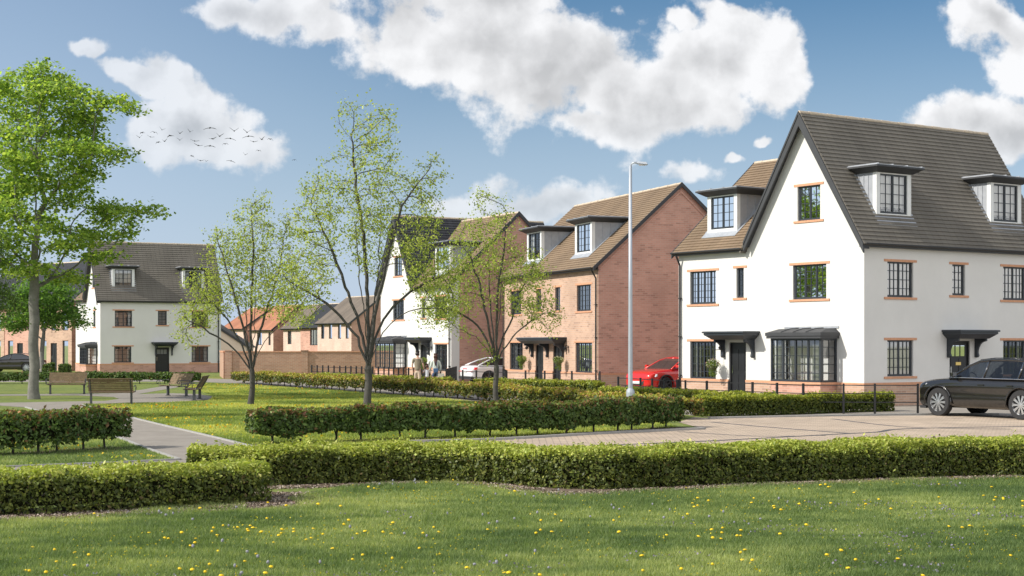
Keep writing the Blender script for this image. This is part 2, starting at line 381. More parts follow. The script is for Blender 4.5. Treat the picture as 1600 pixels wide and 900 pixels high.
def window(root, fm, u0, u1, v0, v1, n=2, bars=(2, 4), lintel=True, sill=True, curtain='drape', dd=.07, name='window', lt=None):
    f = MB(); t = .055
    fbox(f, fm, u0+.004, u1-.004, dd, dd+.07, v0+.004, v0+t+.02); fbox(f, fm, u0+.004, u1-.004, dd, dd+.07, v1-t, v1-.004)
    for k in range(n+1):
        c = u0+(u1-u0)*k/n; w = t if 0 < k < n else t
        a = max(u0+.004, c-w/2 if 0 < k < n else (u0+.004 if k == 0 else u1-t-.02)); b = min(u1-.004, c+w/2 if 0 < k < n else (u0+t+.02 if k == 0 else u1-.004))
        fbox(f, fm, a, b, dd-.004, dd+.066, v0+.005, v1-.005)
    g = .011
    for k in range(n):
        a = u0+(u1-u0)*k/n+t*.6; b = u0+(u1-u0)*(k+1)/n-t*.6
        for i in range(1, bars[0]): c = a+(b-a)*i/bars[0]; fbox(f, fm, c-g, c+g, dd+.012, dd+.045, v0+.05, v1-.05)
        for i in range(1, bars[1]): c = v0+(v1-v0)*i/bars[1]; fbox(f, fm, a, b, dd+.014, dd+.043, c-g, c+g)
    fo = f.build(name, M_anth, root)
    p = MB(); p.poly([fm(u0+.01, dd+.03, v0+.01), fm(u1-.01, dd+.03, v0+.01), fm(u1-.01, dd+.03, v1-.01), fm(u0+.01, dd+.03, v1-.01)])
    p.build('pane', M_glass, fo)
    if lintel:
        l = MB(); fbox(l, fm, u0-.17, u1+.17, -.018, .05, v1+.002, v1+.085); l.build('lintel', M_orangebrick, fo)
    if sill:
        l = MB(); fbox(l, fm, u0-.17, u1+.17, -.035, .06, v0-.08, v0-.002); l.build('sill', M_orangebrick, fo)
    if curtain == 'drape':
        for (a, b) in ((u0, u0+(u1-u0)*.24), (u1-(u1-u0)*.24, u1)):
            c = MB(); m = 16; pts = [(a+(b-a)*k/m, dd+.16+.03*math.sin(k*2.1)) for k in range(m+1)]
            for k in range(m): c.poly([fm(pts[k][0], pts[k][1], v0-.05), fm(pts[k+1][0], pts[k+1][1], v0-.05), fm(pts[k+1][0], pts[k+1][1], v1+.03), fm(pts[k][0], pts[k][1], v1+.03)])
            c.build('curtain', M_curtain, fo)
    elif curtain == 'blind':
        c = MB(); m = 40
        for k in range(m):
            a, b = u0-.04+(u1-u0+.08)*k/m, u0-.04+(u1-u0+.08)*(k+1)/m; da, db = dd+.05+.006*math.sin(k*1.9), dd+.05+.006*math.sin((k+1)*1.9)
            c.poly([fm(a, da, v0-.03), fm(b, db, v0-.03), fm(b, db, v1+.03), fm(a, da, v1+.03)])
        c.build('blind', M_blind, fo)
    return fo
def door(root, fm, u0, u1, v0, v1, glazed=True, plate=True, hand=1):
    f = MB(); t = .06
    fbox(f, fm, u0+.003, u0+t, .05, .13, v0, v1-.003); fbox(f, fm, u1-t, u1-.003, .05, .13, v0, v1-.003); fbox(f, fm, u0+t, u1-t, .05, .13, v1-t, v1-.003)
    a, b = u0+t, u1-t; gv0 = v0+(v1-v0)*.74; gv1 = v1-t-.10
    fbox(f, fm, a, b, .09, .125, v0, gv0 if glazed else v1-t)                      # leaf
    if glazed:
        fbox(f, fm, a, a+.10, .09, .125, gv0, v1-t); fbox(f, fm, b-.10, b, .09, .125, gv0, v1-t); fbox(f, fm, a+.1, b-.1, .09, .125, gv1, v1-t)
        for k in (1, 2):
            c = a+.1+(b-a-.2)*k/3; fbox(f, fm, c-.012, c+.012, .092, .12, gv0, gv1)
    # raised panels
    for (x0, x1) in ((a+.1, (a+b)/2-.03), ((a+b)/2+.03, b-.1)):
        fbox(f, fm, x0, x1, .078, .092, v0+.18, v0+.85); fbox(f, fm, x0, x1, .078, .092, v0+1.0, gv0-.08 if glazed else v0+1.8)
    o = f.build('door', M_black, root)
    if glazed:
        p = MB(); p.poly([fm(a+.1, .11, gv0), fm(b-.1, .11, gv0), fm(b-.1, .11, gv1), fm(a+.1, .11, gv1)]); p.build('door_pane', M_glass, o)
    h = MB(); c = (b-.10) if hand > 0 else (a+.06); fbox(h, fm, c, c+.035, .045, .088, v0+.9, v0+1.18); h.build('handle', M_chrome, o)
    if plate:
        h = MB(); fbox(h, fm, (a+b)/2-.14, (a+b)/2+.14, .068, .077, v0+.88+.35, v0+.98+.36); h.build('letterbox', M_brass, o)
    s = MB(); fbox(s, fm, u0-.05, u1+.05, -.28, .04, .0, v0-.004); s.build('doorstep', pbsdf('step_stone', (.4, .38, .34), .9, var=(9, .1)), o)
    return o
def canopy(root, fm, u0, u1, v, proj=.85, brackets=None):
    c = MB(); h = .10
    # flat leaded canopy with stepped moulding underneath
    fbox(c, fm, u0, u1, -proj, -.003, v+.24, v+.30); fbox(c, fm, u0+.05, u1-.05, -proj+.05, -.003, v+.16, v+.238)
    a = [fm(u0+.07, -proj+.07, v+.158), fm(u1-.07, -proj+.07, v+.158), fm(u1-.07, -.004, v+.158), fm(u0+.07, -.004, v+.158)]
    b = [fm(u0+.26, -proj+.28, v), fm(u1-.26, -proj+.28, v), fm(u1-.26, -.004, v), fm(u0+.26, -.004, v)]
    c.hexa(b, a)
    co = c.build('door_canopy', M_anth, root)
    l = MB(); fbox(l, fm, u0+.02, u1-.02, -proj+.02, -.003, v+.302, v+.315); l.build('lead_top', M_lead, co)
    for ub in (brackets or (u0+.32, u1-.32)):
        k = MB(); w = .045
        pts = [(-.004, v), (-.50, v), (-.50, v-.08)]
        for i in range(7):
            t = i/6*math.pi/2; pts.append((-.44+.32*math.sin(t)*1.0, v-.10-.42*(1-math.cos(t))))
        pts += [(-.14, v-.55), (-.16, v-.62), (-.09, v-.68), (-.004, v-.66)]
        k.prism([fm(ub-w, d, z) for d, z in pts], Vector(fm(ub+w, 0, 0))-Vector(fm(ub-w, 0, 0)))
        k.build('bracket', M_anth, co)
    return co
def bay(root, fm, u0, u1, v0, v1, proj=.8, n=4, plinth=M_brick):
    "square bay: glazed front and two glazed returns under a small lead roof"
    f = MB(); t = .07
    def frame(mk, a, b, n_, front):
        f_ = f
        for k in range(n_+1):
            c = a+(b-a)*k/n_; x0 = max(a, c-t/2); x1 = min(b, c+t/2)
            if k == 0: x0, x1 = a, a+t
            if k == n_: x0, x1 = b-t, b
            fbox(f_, mk, x0, x1, 0, .07, v0, v1)
        fbox(f_, mk, a, b, -.003, .075, v0-.001, v0+t); fbox(f_, mk, a, b, -.003, .075, v1-t, v1+.001)
        for k in range(n_):
            x0 = a+(b-a)*k/n_; x1 = a+(b-a)*(k+1)/n_; g = .012; c = (x0+x1)/2
            fbox(f_, mk, c-g, c+g, .018, .05, v0+t, v1-t)
            for i in range(1, 5): z = v0+(v1-v0)*i/5; fbox(f_, mk, x0, x1, .02, .048, z-g, z+g)
    front = lambda u, d, v: fm(u, -proj+d, v)
    left = lambda u, d, v: fm(u0+d, -u, v)
    right = lambda u, d, v: fm(u1-d, -u, v)
    frame(front, u0, u1, n, 1); frame(left, 0, proj-.07, 1, 0); frame(right, 0, proj-.07, 1, 0)
    o = f.build('bay_window', M_anth, root)
    p = MB()
    p.poly([front(u0+.03, .035, v0), front(u1-.03, .035, v0), front(u1-.03, .035, v1), front(u0+.03, .035, v1)])
    p.poly([left(0, .035, v0), left(proj-.06, .035, v0), left(proj-.06, .035, v1), left(0, .035, v1)])
    p.poly([right(0, .035, v0), right(proj-.06, .035, v0), right(proj-.06, .035, v1), right(0, .035, v1)])
    p.build('pane', M_glass, o)
    r = MB(); e = .14
    fbox(r, fm, u0-e+.03, u1+e-.03, -proj-e+.03, -.003, v1+.002, v1+.09); fbox(r, fm, u0-e, u1+e, -proj-e, -.003, v1+.092, v1+.21)
    a = [fm(u0-e+.02, -proj-e+.02, v1+.212), fm(u1+e-.02, -proj-e+.02, v1+.212), fm(u1+e-.02, -.004, v1+.212), fm(u0-e+.02, -.004, v1+.212)]
    b = [fm(u0+.05, -proj+.35, v1+.34), fm(u1-.05, -proj+.35, v1+.34), fm(u1-.05, -.004, v1+.36), fm(u0+.05, -.004, v1+.36)]
    r.hexa(a, b)
    for k in range(1, 4):
        c = u0+(u1-u0)*k/4; r.tube([fm(c, -proj-e+.04, v1+.225), fm(c, -proj+.35, v1+.35), fm(c, -.01, v1+.375)], .018, 5)
    r.build('bay_roof', M_fascia, o)
    fl = MB(); fbox(fl, fm, u0-.1, u1+.1, -.03, -.002, v1+.362, v1+.43); fl.build('flashing', M_lead, o)
    q = MB(); q.X = None
    for mk, a, b in ((front, u0+.01, u1-.01), (left, 0, proj-.0), (right, 0, proj-.0)):
        q.poly([mk(a, .01, 0), mk(b, .01, 0), mk(b, .01, v0-.09), mk(a, .01, v0-.09)])
    q.build('bay_plinth', plinth, o)
    s = MB(); fbox(s, fm, u0-.05, u1+.05, -proj-.05, -.002, v0-.09, v0-.004); s.build('bay_sill', M_orangebrick, o)
    c = MB(); m = 60
    for seg in ((.04, .22), (.80, .96)):
        for k in range(m//3):
            a = u0+(u1-u0)*(seg[0]+(seg[1]-seg[0])*k/(m//3)); b = u0+(u1-u0)*(seg[0]+(seg[1]-seg[0])*(k+1)/(m//3))
            da, db = -proj+.18+.03*math.sin(k*2.1), -proj+.18+.03*math.sin((k+1)*2.1)
            c.poly([fm(a, da, v0), fm(b, db, v0), fm(b, db, v1), fm(a, da, v1)])
        c.build('curtain', M_curtain, o); c = MB()
    return o
def roof_slope(mb, A, B, C, D, gauge=.18, lift=.028, th=.05):
    "A,B = eave ends, C,D = ridge ends (B below C, A below D); laid as overlapping courses"
    A, B, C, D = map(Vector, (A, B, C, D)); n = (B-A).cross(D-A).normalized()
    if n.z < 0: n = -n
    L = ((D-A).length+(C-B).length)/2; k = max(2, int(round(L/gauge)))
    for i in range(k):
        t0, t1 = i/k, (i+1)/k
        a, b = A.lerp(D, t0), B.lerp(C, t0); c, d = B.lerp(C, t1), A.lerp(D, t1)
        a1, b1 = a+n*(lift+th), b+n*(lift+th); c1, d1 = c+n*th, d+n*th
        mb.poly([a1, b1, c1, d1])
        lo = n*(th if i else 0)
        mb.poly([a+lo, b+lo, b1, a1])
        mb.poly([a, d, d1, a1]); mb.poly([b, b1, c1, c])
    mb.poly([A, B, C, D])
def ridge(mb, a, b, r=.09):
    a, b = Vector(a), Vector(b); n = max(2, int((b-a).length/.45))
    for i in range(n):
        p, q = a.lerp(b, i/n), a.lerp(b, (i+.97)/n); mb.tube([p, q], r+.008*(i % 2), 8)
def board(mb, p, q, h, t, side):
    "verge board hanging below the line p-q"
    p, q = Vector(p), Vector(q); s = Vector(side).normalized()*t
    mb.hexa([p, q, q+Vector((0, 0, -h)), p+Vector((0, 0, -h))], [p+s, q+s, q+s+Vector((0, 0, -h)), p+s+Vector((0, 0, -h))])
def dormer(root, face, c, w, d0, zb, zt, slope, zwall, blind='drape', n=2, over=.34):
    """flat topped dormer; face X: front looks -x, c runs along y. d0 = set-back of its front from the wall,
    slope = roof rise per metre, zwall = roof height above the wall plane"""
    fm = face_map(face)
    back = (zt-zwall)/slope
    u0, u1 = c-w/2, c+w/2
    ww = w-.36; a, b = c-ww/2, c+ww/2; va, vb = zb+.20, zt-.06
    body = MB()                                             # white front with the window opening
    f2 = lambda u, d, v: fm(u, d+d0, v)
    wall(body, f2, [(u0, zb-.1), (u1, zb-.1), (u1, zt), (u0, zt)], [(a, b, va, vb)], reveal=.12)
    for (x0, x1) in ((u0-.012, u0+.0), (u1, u1+.012)): fbox(body, fm, x0, x1, d0-.01, d0+.16, zb-.05, zt)
    o = body.build('dormer', M_whitetrim, root)
    ch = MB()
    for x, sg in ((u0, 1), (u1, -1)):
        ch.prism([fm(x, d0+.12, zb+.12*slope-.1), fm(x, d0+.12, zt), fm(x, back+.1, zt), ], Vector(fm(x+sg*.05, 0, 0))-Vector(fm(x, 0, 0)))
        for k in range(1, 4):                               # standing seams of the lead cheek
            d = d0+.16+(back-d0-.16)*k/4; zr = zwall+slope*d
            fbox(ch, fm, min(x+sg*.01, x-sg*.02), max(x+sg*.01, x-sg*.02), d-.012, d+.012, zr, zt)
        ch.build('cheek', M_lead, o); ch = MB()
    bk = MB(); fbox(bk, fm, a-.05, b+.05, d0+.75, d0+.80, va, vb+.02); fbox(bk, fm, a-.05, b+.05, d0+.1, d0+.8, va-.06, va-.02); bk.build('inner_wall', M_interior, o)
    r = MB()
    e = over
    fbox(r, fm, u0-e, u1+e, d0-e, back+.15, zt+.14, zt+.20)
    lo = [fm(u0-.05, d0-.05, zt-.02), fm(u1+.05, d0-.05, zt-.02), fm(u1+.05, back+.2, zt-.02), fm(u0-.05, back+.2, zt-.02)]
    hi = [fm(u0-e+.03, d0-e+.03, zt+.138), fm(u1+e-.03, d0-e+.03, zt+.138), fm(u1+e-.03, back+.3, zt+.138), fm(u0-e+.03, back+.3, zt+.138)]
    r.hexa(lo, hi)
    r.build('dormer_cornice', M_fascia, o)
    l = MB(); fbox(l, fm, u0-e+.004, u1+e-.004, d0-e+.004, back+.2, zt+.202, zt+.225)
    for k in range(4):
        q = u0-e+.1+(w+2*e-.2)*k/3; fbox(l, fm, q-.015, q+.015, d0-e+.02, back+.15, zt+.2252, zt+.255)
    l.build('dormer_lead_roof', M_lead, o)
    # flashing apron
    ap = MB()
    for q0, q1, dd in ((u0-.12, u1+.12, (d0-.22, d0+.0)),):
        z0, z1 = zwall+slope*dd[0]+.09, zwall+slope*dd[1]+.09
        ap.hexa([fm(q0, dd[0], z0), fm(q1, dd[0], z0), fm(q1, dd[1], z1), fm(q0, dd[1], z1)], [fm(q0, dd[0], z0+.02), fm(q1, dd[0], z0+.02), fm(q1, dd[1], z1+.02), fm(q0, dd[1], z1+.02)])
    for q0, q1 in ((u0-.14, u0-.002), (u1+.002, u1+.14)):
        z0, z1 = zwall+slope*d0+.10, zwall+slope*back+.10
        ap.hexa([fm(q0, d0, z0), fm(q1, d0, z0), fm(q1, back, z1), fm(q0, back, z1)], [fm(q0, d0, z0+.02), fm(q1, d0, z0+.02), fm(q1, back, z1+.02), fm(q0, back, z1+.02)])
    ap.build('flashing', M_lead, o)
    # window of the dormer goes in as sub-parts of the dormer
    g = MB(); t = .055; dd = d0+.04
    fbox(g, fm, a, b, dd, dd+.06, va, va+t+.02); fbox(g, fm, a, b, dd, dd+.06, vb-t, vb)
    for k in range(n+1):
        x = a+(b-a)*k/n; x0, x1 = (a, a+t) if k == 0 else ((b-t, b) if k == n else (x-t*.6, x+t*.6)); fbox(g, fm, x0, x1, dd-.003, dd+.063, va+.001, vb-.001)
    for k in range(n):
        x = a+(b-a)*(k+.5)/n; fbox(g, fm, x-.011, x+.011, dd+.015, dd+.045, va+.05, vb-.05)
    for i in range(1, 4): z = va+(vb-va)*i/4; fbox(g, fm, a+.03, b-.03, dd+.016, dd+.044, z-.011, z+.011)
    g.build('window_frame', M_anth, o)
    p = MB(); p.poly([fm(a, dd+.03, va), fm(b, dd+.03, va), fm(b, dd+.03, vb), fm(a, dd+.03, vb)]); p.build('pane', M_glass, o)
    segs = [(0, 1)] if blind == 'blind' else [(0, .25), (.75, 1)]
    for s0, s1 in segs:
        c_ = MB()
        for k in range(12):
            x0 = a+(b-a)*(s0+(s1-s0)*k/12); x1 = a+(b-a)*(s0+(s1-s0)*(k+1)/12)
            c_.poly([fm(x0, dd+.12+.015*math.sin(k*2), va), fm(x1, dd+.12+.015*math.sin(k*2+2), va), fm(x1, dd+.12+.015*math.sin(k*2+2), vb), fm(x0, dd+.12+.015*math.sin(k*2), vb)])
        c_.build('curtain', M_blind if blind == 'blind' else M_curtain, o)
    return o
def plinth(mb, led, fm, u0, u1, ops, h=.72, proud=.03):
    ol = [(u0, 0), (u1, 0), (u1, h), (u0, h)]
    wall(mb, fm, ol, [o for o in ops if o[2] < h], d=-proud, reveal=.1)
    cuts = sorted([(o[0], o[1]) for o in ops if o[2] < h]); x = u0
    for a, b in cuts+[(u1, u1)]:
        if a-x > .02: fbox(led, fm, x, a, -proud-.012, .04, h+.002, h+.09)
        x = b
def lantern(root, fm, u, v):
    m = MB(); fbox(m, fm, u-.03, u+.03, -.04, -.002, v-.02, v+.10); m.tube([fm(u, -.03, v+.09), fm(u, -.16, v+.12), fm(u, -.17, v+.05)], .012, 5)
    c = fm(u, -.17, v-.08); m.lathe([(.01, .17), (.085, .10), (.085, .085), (.06, .0), (.0, -.02)], c, 8)
    o = m.build('wall_lantern', M_black, root)
    g = MB(); g.lathe([(.072, .084), (.052, .005)], (c[0], c[1], c[2]), 8); g.build('lantern_glass', pbsdf('frosted_glass', (.6, .6, .55), .3), o)
def downpipe(root, fm, u, z1, over=.25):
    m = MB(); m.tube([fm(u, -over, z1), fm(u, -over, z1-.10), fm(u, -.07, z1-.45), fm(u, -.07, .1)], .038, 8)
    for z in (.9, 2.4, 3.9): fbox(m, fm, u-.06, u+.06, -.11, -.002, z, z+.04)
    m.build('downpipe', M_blackmatte, root, smooth=False)
def gutter(root, fm, u0, u1, z, over=.28):
    m = MB()
    fbox(m, fm, u0, u1, -over, -over+.03, z-.16, z-.01)            # fascia
    fbox(m, fm, u0, u1, -over+.03, .0, z-.16, z-.13)                # soffit
    pts = []
    for k in range(9):
        t = math.pi*k/8; pts.append((-over-.065+.06*math.cos(t), z-.04-.055*math.sin(t)))
    pts += [(p[0]*1.0+(.008 if p[0] < -over-.065 else -.008), p[1]+.01) for p in pts[::-1]]
    m.prism([fm(u0, d, zz) for d, zz in pts], Vector(fm(u1, 0, 0))-Vector(fm(u0, 0, 0)))
    m.build('gutter', M_fascia, root)
def fill(root, fm, items):
    for it in items:
        k = it[0]
        if k == 'win':
            o = dict(n=2, bars=(2, 4), lintel=True, sill=True, curtain='drape'); o.update(it[5] if len(it) > 5 else {}); window(root, fm, *it[1:5], **o)
        elif k == 'door':
            o = it[5] if len(it) > 5 else {}; door(root, fm, *it[1:5], **o)
        elif k == 'canopy': canopy(root, fm, *it[1:])
        elif k == 'bay': bay(root, fm, *it[1:5], **(it[5] if len(it) > 5 else {}))
        elif k == 'lantern': lantern(root, fm, *it[1:])
        elif k == 'pipe': downpipe(root, fm, *it[1:])
def openings(items): return [tuple(i[1:5]) for i in items if i[0] in ('win', 'door')]
def interior(root, boxes):
    m = MB()
    for (x0, x1, y0, y1) in boxes:
        m.poly([(x0, y0, .05), (x1, y0, .05), (x1, y1, .05), (x0, y1, .05)])
        for z in (2.62, 5.3): m.box(x0, x1, y0, y1, z, z+.12)
    m.build('floor', M_interior, root)
    m = MB()
    for (x0, x1, y0, y1) in boxes: m.box(x0+3.2, x1-3.2 if x1-x0 > 7.5 else x0+3.3, y0, y1, .06, 5.29) if y1-y0 > 0 else None
    for (x0, x1, y0, y1) in boxes: m.box(x0, x1, y0+3.3, y0+3.4, .06, 5.28)
    m.build('inner_wall', M_interior, root)
def corner_house(name, label, O, ang, L, T, g0, g1, eave, rG, rL, half, front, side, wallm, sidem, tileG, tileL, dormers=(), side_gable=False, mirrored=False, z0=0., pipes=(), chip=None, plinthm=M_brick):
    root = empty(name, (O[0], O[1], z0), ang, label, 'house')
    FX = face_map('X'); FY = face_map('Y')
    yc = (g0+g1)/2; k = (rG-eave)/((g1-g0)/2); l0, l1 = (0, g0) if mirrored else (g1, T)
    so = openings(side); fo = openings(front)
    w = MB()
    inG = [o for o in fo if o[0] >= g0-.01 and o[1] <= g1+.01]; inL = [o for o in fo if o not in inG]
    wall(w, FX, [(g0, 0), (g1, 0), (g1, eave), (yc, rG), (g0, eave)], inG)
    wall(w, FX, [(l0, 0), (l1, 0), (l1, eave), (l0, eave)], inL)
    if not mirrored: wall(w, FY, [(0, 0), (L, 0), (L, eave), (0, eave)], so)
    w.build('wall', wallm, root)
    w = MB()
    if mirrored:
        w.X = None; wall(w, FY, [(.5, 0), (2*half, 0), (2*half, eave), (half, rL), (.5, eave+(rL-eave)/half*.5)], [])
        w.build('side_wall', sidem, root)
        w = MB(); wall(w, FY, [(0, 0), (.498, 0), (.498, eave+(rL-eave)/half*.498), (0, eave)], []); w.build('corner_return', wallm, root)
        w = MB()
    # walls on the far sides
    w.poly([(0, T, 0), (2*half if not mirrored else L, T, 0), (2*half if not mirrored else L, T, eave), (0, T, eave)])
    w.poly([(L, g0, 0), (L, g1, 0), (L, g1, eave), (L, yc, rG), (L, g0, eave)])
    w.poly([(2*half, l0, 0), (2*half, l1, 0), (2*half, l1, eave), (2*half, l0, eave)])
    if not mirrored: w.poly([(0.0, T, eave), (2*half, T, eave), (half, T, rL)])
    w.poly([(2*half, g1 if not mirrored else g0, 0), (L, g1 if not mirrored else g0, 0), (L, g1 if not mirrored else g0, eave), (2*half, g1 if not mirrored else g0, eave)])
    w.build('rear_wall', sidem, root)
    # plinth
    p = MB(); led = MB()
    skip = [(b[1], b[2], 0, 99) for b in front if b[0] == 'bay']
    plinth(p, led, FX, -.03, T, fo+skip)
    led.build('plinth_course', M_orangebrick, root); led = MB()
    if not mirrored: plinth(p, led, FY, -.03, L, so); led.build('plinth_course', M_orangebrick, root)
    p.build('plinth', plinthm, root)
    # steep roof
    e = .22; x0 = -.28
    r = MB()
    roof_slope(r, (x0, g0-e, eave-e*k), (L+.15, g0-e, eave-e*k), (L+.15, yc, rG), (x0, yc, rG))
    roof_slope(r, (L+.15, g1+e, eave-e*k), (x0, g1+e, eave-e*k), (x0, yc, rG), (L+.15, yc, rG))
    ro = r.build('steep_roof', tileG, root)
    rr = MB(); ridge(rr, (x0, yc, rG+.03), (L+.15, yc, rG+.03), .075); rr.build('ridge_tiles', M_ridge, ro)
    b = MB()
    for sg, ge in ((-1, g0-e if not mirrored else g0), (1, g1+e if mirrored else g1)):
        dz_ = 0 if ge in (g0-e, g1+e) else e*k
        A = Vector((x0-.03, ge+sg*.02, eave-e*k+dz_)); B = Vector((x0-.03, yc, rG+.02)); hh = .46
        b.hexa([A, B, B+Vector((0, 0, -hh)), A+Vector((0, sg*-.0, -hh*.62))], [A+Vector((.06, 0, 0)), B+Vector((.06, 0, 0)), B+Vector((.06, 0, -hh)), A+Vector((.06, 0, -hh*.62))])
        # moulding and soffit behind
        b.hexa([A+Vector((.06, 0, -.1)), B+Vector((.06, 0, -.1)), B+Vector((.06, 0, -.14)), A+Vector((.06, 0, -.14))], [A+Vector((.30, 0, -.1)), B+Vector((.30, 0, -.1)), B+Vector((.30, 0, -.14)), A+Vector((.30, 0, -.14))])
        b.hexa([A+Vector((-.025, 0, .05)), B+Vector((-.025, 0, .05)), B+Vector((-.025, 0, -.07)), A+Vector((-.025, 0, -.07))], [A+Vector((.03, 0, .05)), B+Vector((.03, 0, .05)), B+Vector((.03, 0, -.07)), A+Vector((.03, 0, -.07))])
    b.build('barge_board', M_fascia, root)
    zE = eave-e*k
    if not mirrored:
        gutter(root, FY, -.25, L, zE+.10, e)
    # lower roof
    kL = (rL-eave)/half; eL = .26; zl = eave-eL*kL
    yv = (lambda z: yc-(rG-z)/k) if mirrored else (lambda z: yc+(rG-z)/k)
    ye = -.08 if mirrored else T+.08
    r = MB()
    roof_slope(r, (-eL, yv(zl), zl), (-eL, ye, zl), (half, ye, rL), (half, yv(rL), rL))
    roof_slope(r, (2*half+eL, ye, zl), (2*half+eL, yv(zl), zl), (half, yv(rL), rL), (half, ye, rL))
    ro = r.build('low_roof', tileL, root)
    rr = MB(); ridge(rr, (half, yv(rL), rL+.03), (half, ye, rL+.03), .07); rr.build('ridge_tiles', M_ridge, ro)
    v = MB()
    for (x_, xr) in ((-eL-.02, half), (2*half+eL+.02, half)): board(v, (x_, ye, zl+.08), (half, ye, rL+.1), .24, .05, (0, 1 if not mirrored else -1, 0))
    v.build('verge', M_fascia, root)
    gl = (yv(zl)-.0, ye) if not mirrored else (ye, yv(zl))
    gutter(root, FX, gl[0], gl[1], zl+.10, eL)
    for dm in dormers:
        f, c, wd, d0, zb, zt, bl = dm
        if f == 'Y': dormer(root, 'Y', c, wd, d0, zb, zt, k, eave+g0*0, bl)
        else: dormer(root, 'X', c, wd, d0, zb, zt, kL, eave, bl)
    fill(root, FX, front); fill(root, FY, side)
    for (f, u_) in pipes: downpipe(root, FX if f == 'X' else FY, u_, zl+.02)
    interior(root, [(.17, (L if not mirrored else 2*half)-.1, .17 if not mirrored else .1, (g1 if not mirrored else T)-.1)])
    return root

W3 = dict(n=3, bars=(2, 5)); W4 = dict(n=4, bars=(2, 5)); W1 = dict(n=1, bars=(2, 5)); WB = dict(n=2, bars=(3, 4), curtain='blind'); W1B = dict(n=1, bars=(3, 4), curtain='blind')
# the near white corner house
HA = corner_house('corner_house', 'nearest white rendered house with steep charcoal roof and two dormers, by the parked black car',
    (11.97, 52.6), math.atan2(.568, .823), 9.85, 9.6, 0, 5.6, 5.85, 10.3, 9.45, 4.15,
    front=[('win', 1.75, 3.38, 3.73, 4.95, W3), ('win', 2.04, 3.15, 6.52, 7.74, dict(n=2, bars=(2, 4))), ('win', 5.92, 6.32, 3.86, 4.97, dict(n=1, bars=(2, 5))) ,
           ('win', 7.45, 8.93, 3.67, 4.93, W4), ('win', 7.45, 8.93, .80, 2.24, dict(n=4, bars=(2, 5), sill=False)),
           ('door', 5.80, 6.72, .15, 2.2, dict(glazed=False, plate=False)), ('canopy', 5.05, 7.30, 2.30, .85), ('bay', 1.25, 3.68, .82, 2.33),
           ('lantern', 7.0, 2.0)],
    side=[('win', 1.15, 2.47, 3.76, 4.98, WB), ('win', 4.53, 5.23, 3.88, 4.98, W1B), ('win', 7.35, 8.65, 3.76, 4.98, WB),
          ('win', 1.15, 2.47, 1.02, 2.27, WB), ('door', 4.38, 5.5, .15, 2.25, dict(hand=-1)), ('canopy', 3.95, 6.1, 2.33, .85), ('win', 7.35, 8.65, 1.02, 2.27, W3)],
    wallm=M_render, sidem=M_brick, tileG=M_tile_grey, tileL=M_tile_brown,
    dormers=[('Y', 1.95, 1.75, .42, 6.48, 8.12, 'blind'), ('Y', 8.05, 1.75, .42, 6.48, 8.12, 'blind'), ('X', 7.7, 1.65, .55, 6.35, 7.85, 'drape')],
    pipes=[('X', 9.45)], plinthm=M_bricktan)

# the same house further left behind the benches
HC = corner_house('corner_house', 'white rendered house with black front door and charcoal roof, far left behind the benches',
    (-29.8, 112), math.atan2(.457, .89), 8.95, 8.6, 0, 4.6, 5.72, 9.75, 9.2, 4.0,
    front=[('win', 1.6, 2.3, 3.5, 4.7, W1), ('bay', 1.0, 3.3, .75, 2.0), ('win', 1.9, 2.7, 6.4, 7.4, W1)],
    side=[('win', 1.05, 2.3, 3.52, 4.68, dict(n=2, bars=(2, 4))), ('win', 4.2, 4.86, 3.64, 4.68, W1), ('win', 6.72, 7.98, 3.52, 4.68, dict(n=2, bars=(2, 4))),
          ('win', 1.0, 2.25, .9, 2.07, dict(n=2, bars=(2, 4))), ('door', 4.0, 5.04, .12, 2.0, dict(plate=False, hand=-1)), ('canopy', 3.7, 5.55, 2.08, .7), ('win', 6.72, 7.98, .9, 2.07, dict(n=2, bars=(2, 4)))],
    wallm=M_render, sidem=M_brick, tileG=M_tile_grey, tileL=M_tile_brown,
    dormers=[('Y', 1.75, 1.6, .35, 6.2, 7.75, 'blind'), ('Y', 6.95, 1.6, .35, 6.2, 7.75, 'drape')], pipes=[('Y', 8.75)], z0=-.12)

# mirrored white house in the middle, brick flank towards the silver car
HB = corner_house('corner_house', 'white rendered house with slate roof and red brick flank behind the walking family',
    (-3.3, 84), math.atan2(.4726, .881), 9.6, 9.6, 4.7, 9.6, 5.5, 9.55, 9.4, 4.15,
    front=[('win', 6.25, 7.8, 3.55, 4.68, dict(n=3, bars=(2, 5))), ('win', 6.5, 7.6, 6.1, 7.2, dict(n=2, bars=(2, 4))), ('win', 3.3, 3.8, 3.6, 4.72, W1),
           ('win', .5, 2.05, 3.55, 4.75, W4), ('win', .5, 2.05, .68, 2.12, dict(n=4, bars=(2, 5), sill=False)),
           ('door', 3.1, 4.0, .15, 2.1, dict(glazed=False, plate=False)), ('canopy', 2.45, 4.6, 2.2, .8), ('bay', 5.9, 8.6, .72, 2.2), ('lantern', 2.5, 1.9)],
    side=[], wallm=M_render, sidem=M_brick, tileG=M_tile_slate, tileL=M_tile_brown,
    dormers=[('X', 2.2, 1.95, .55, 6.1, 7.6, 'drape')], mirrored=True, pipes=[('X', .12)], plinthm=M_bricktan)

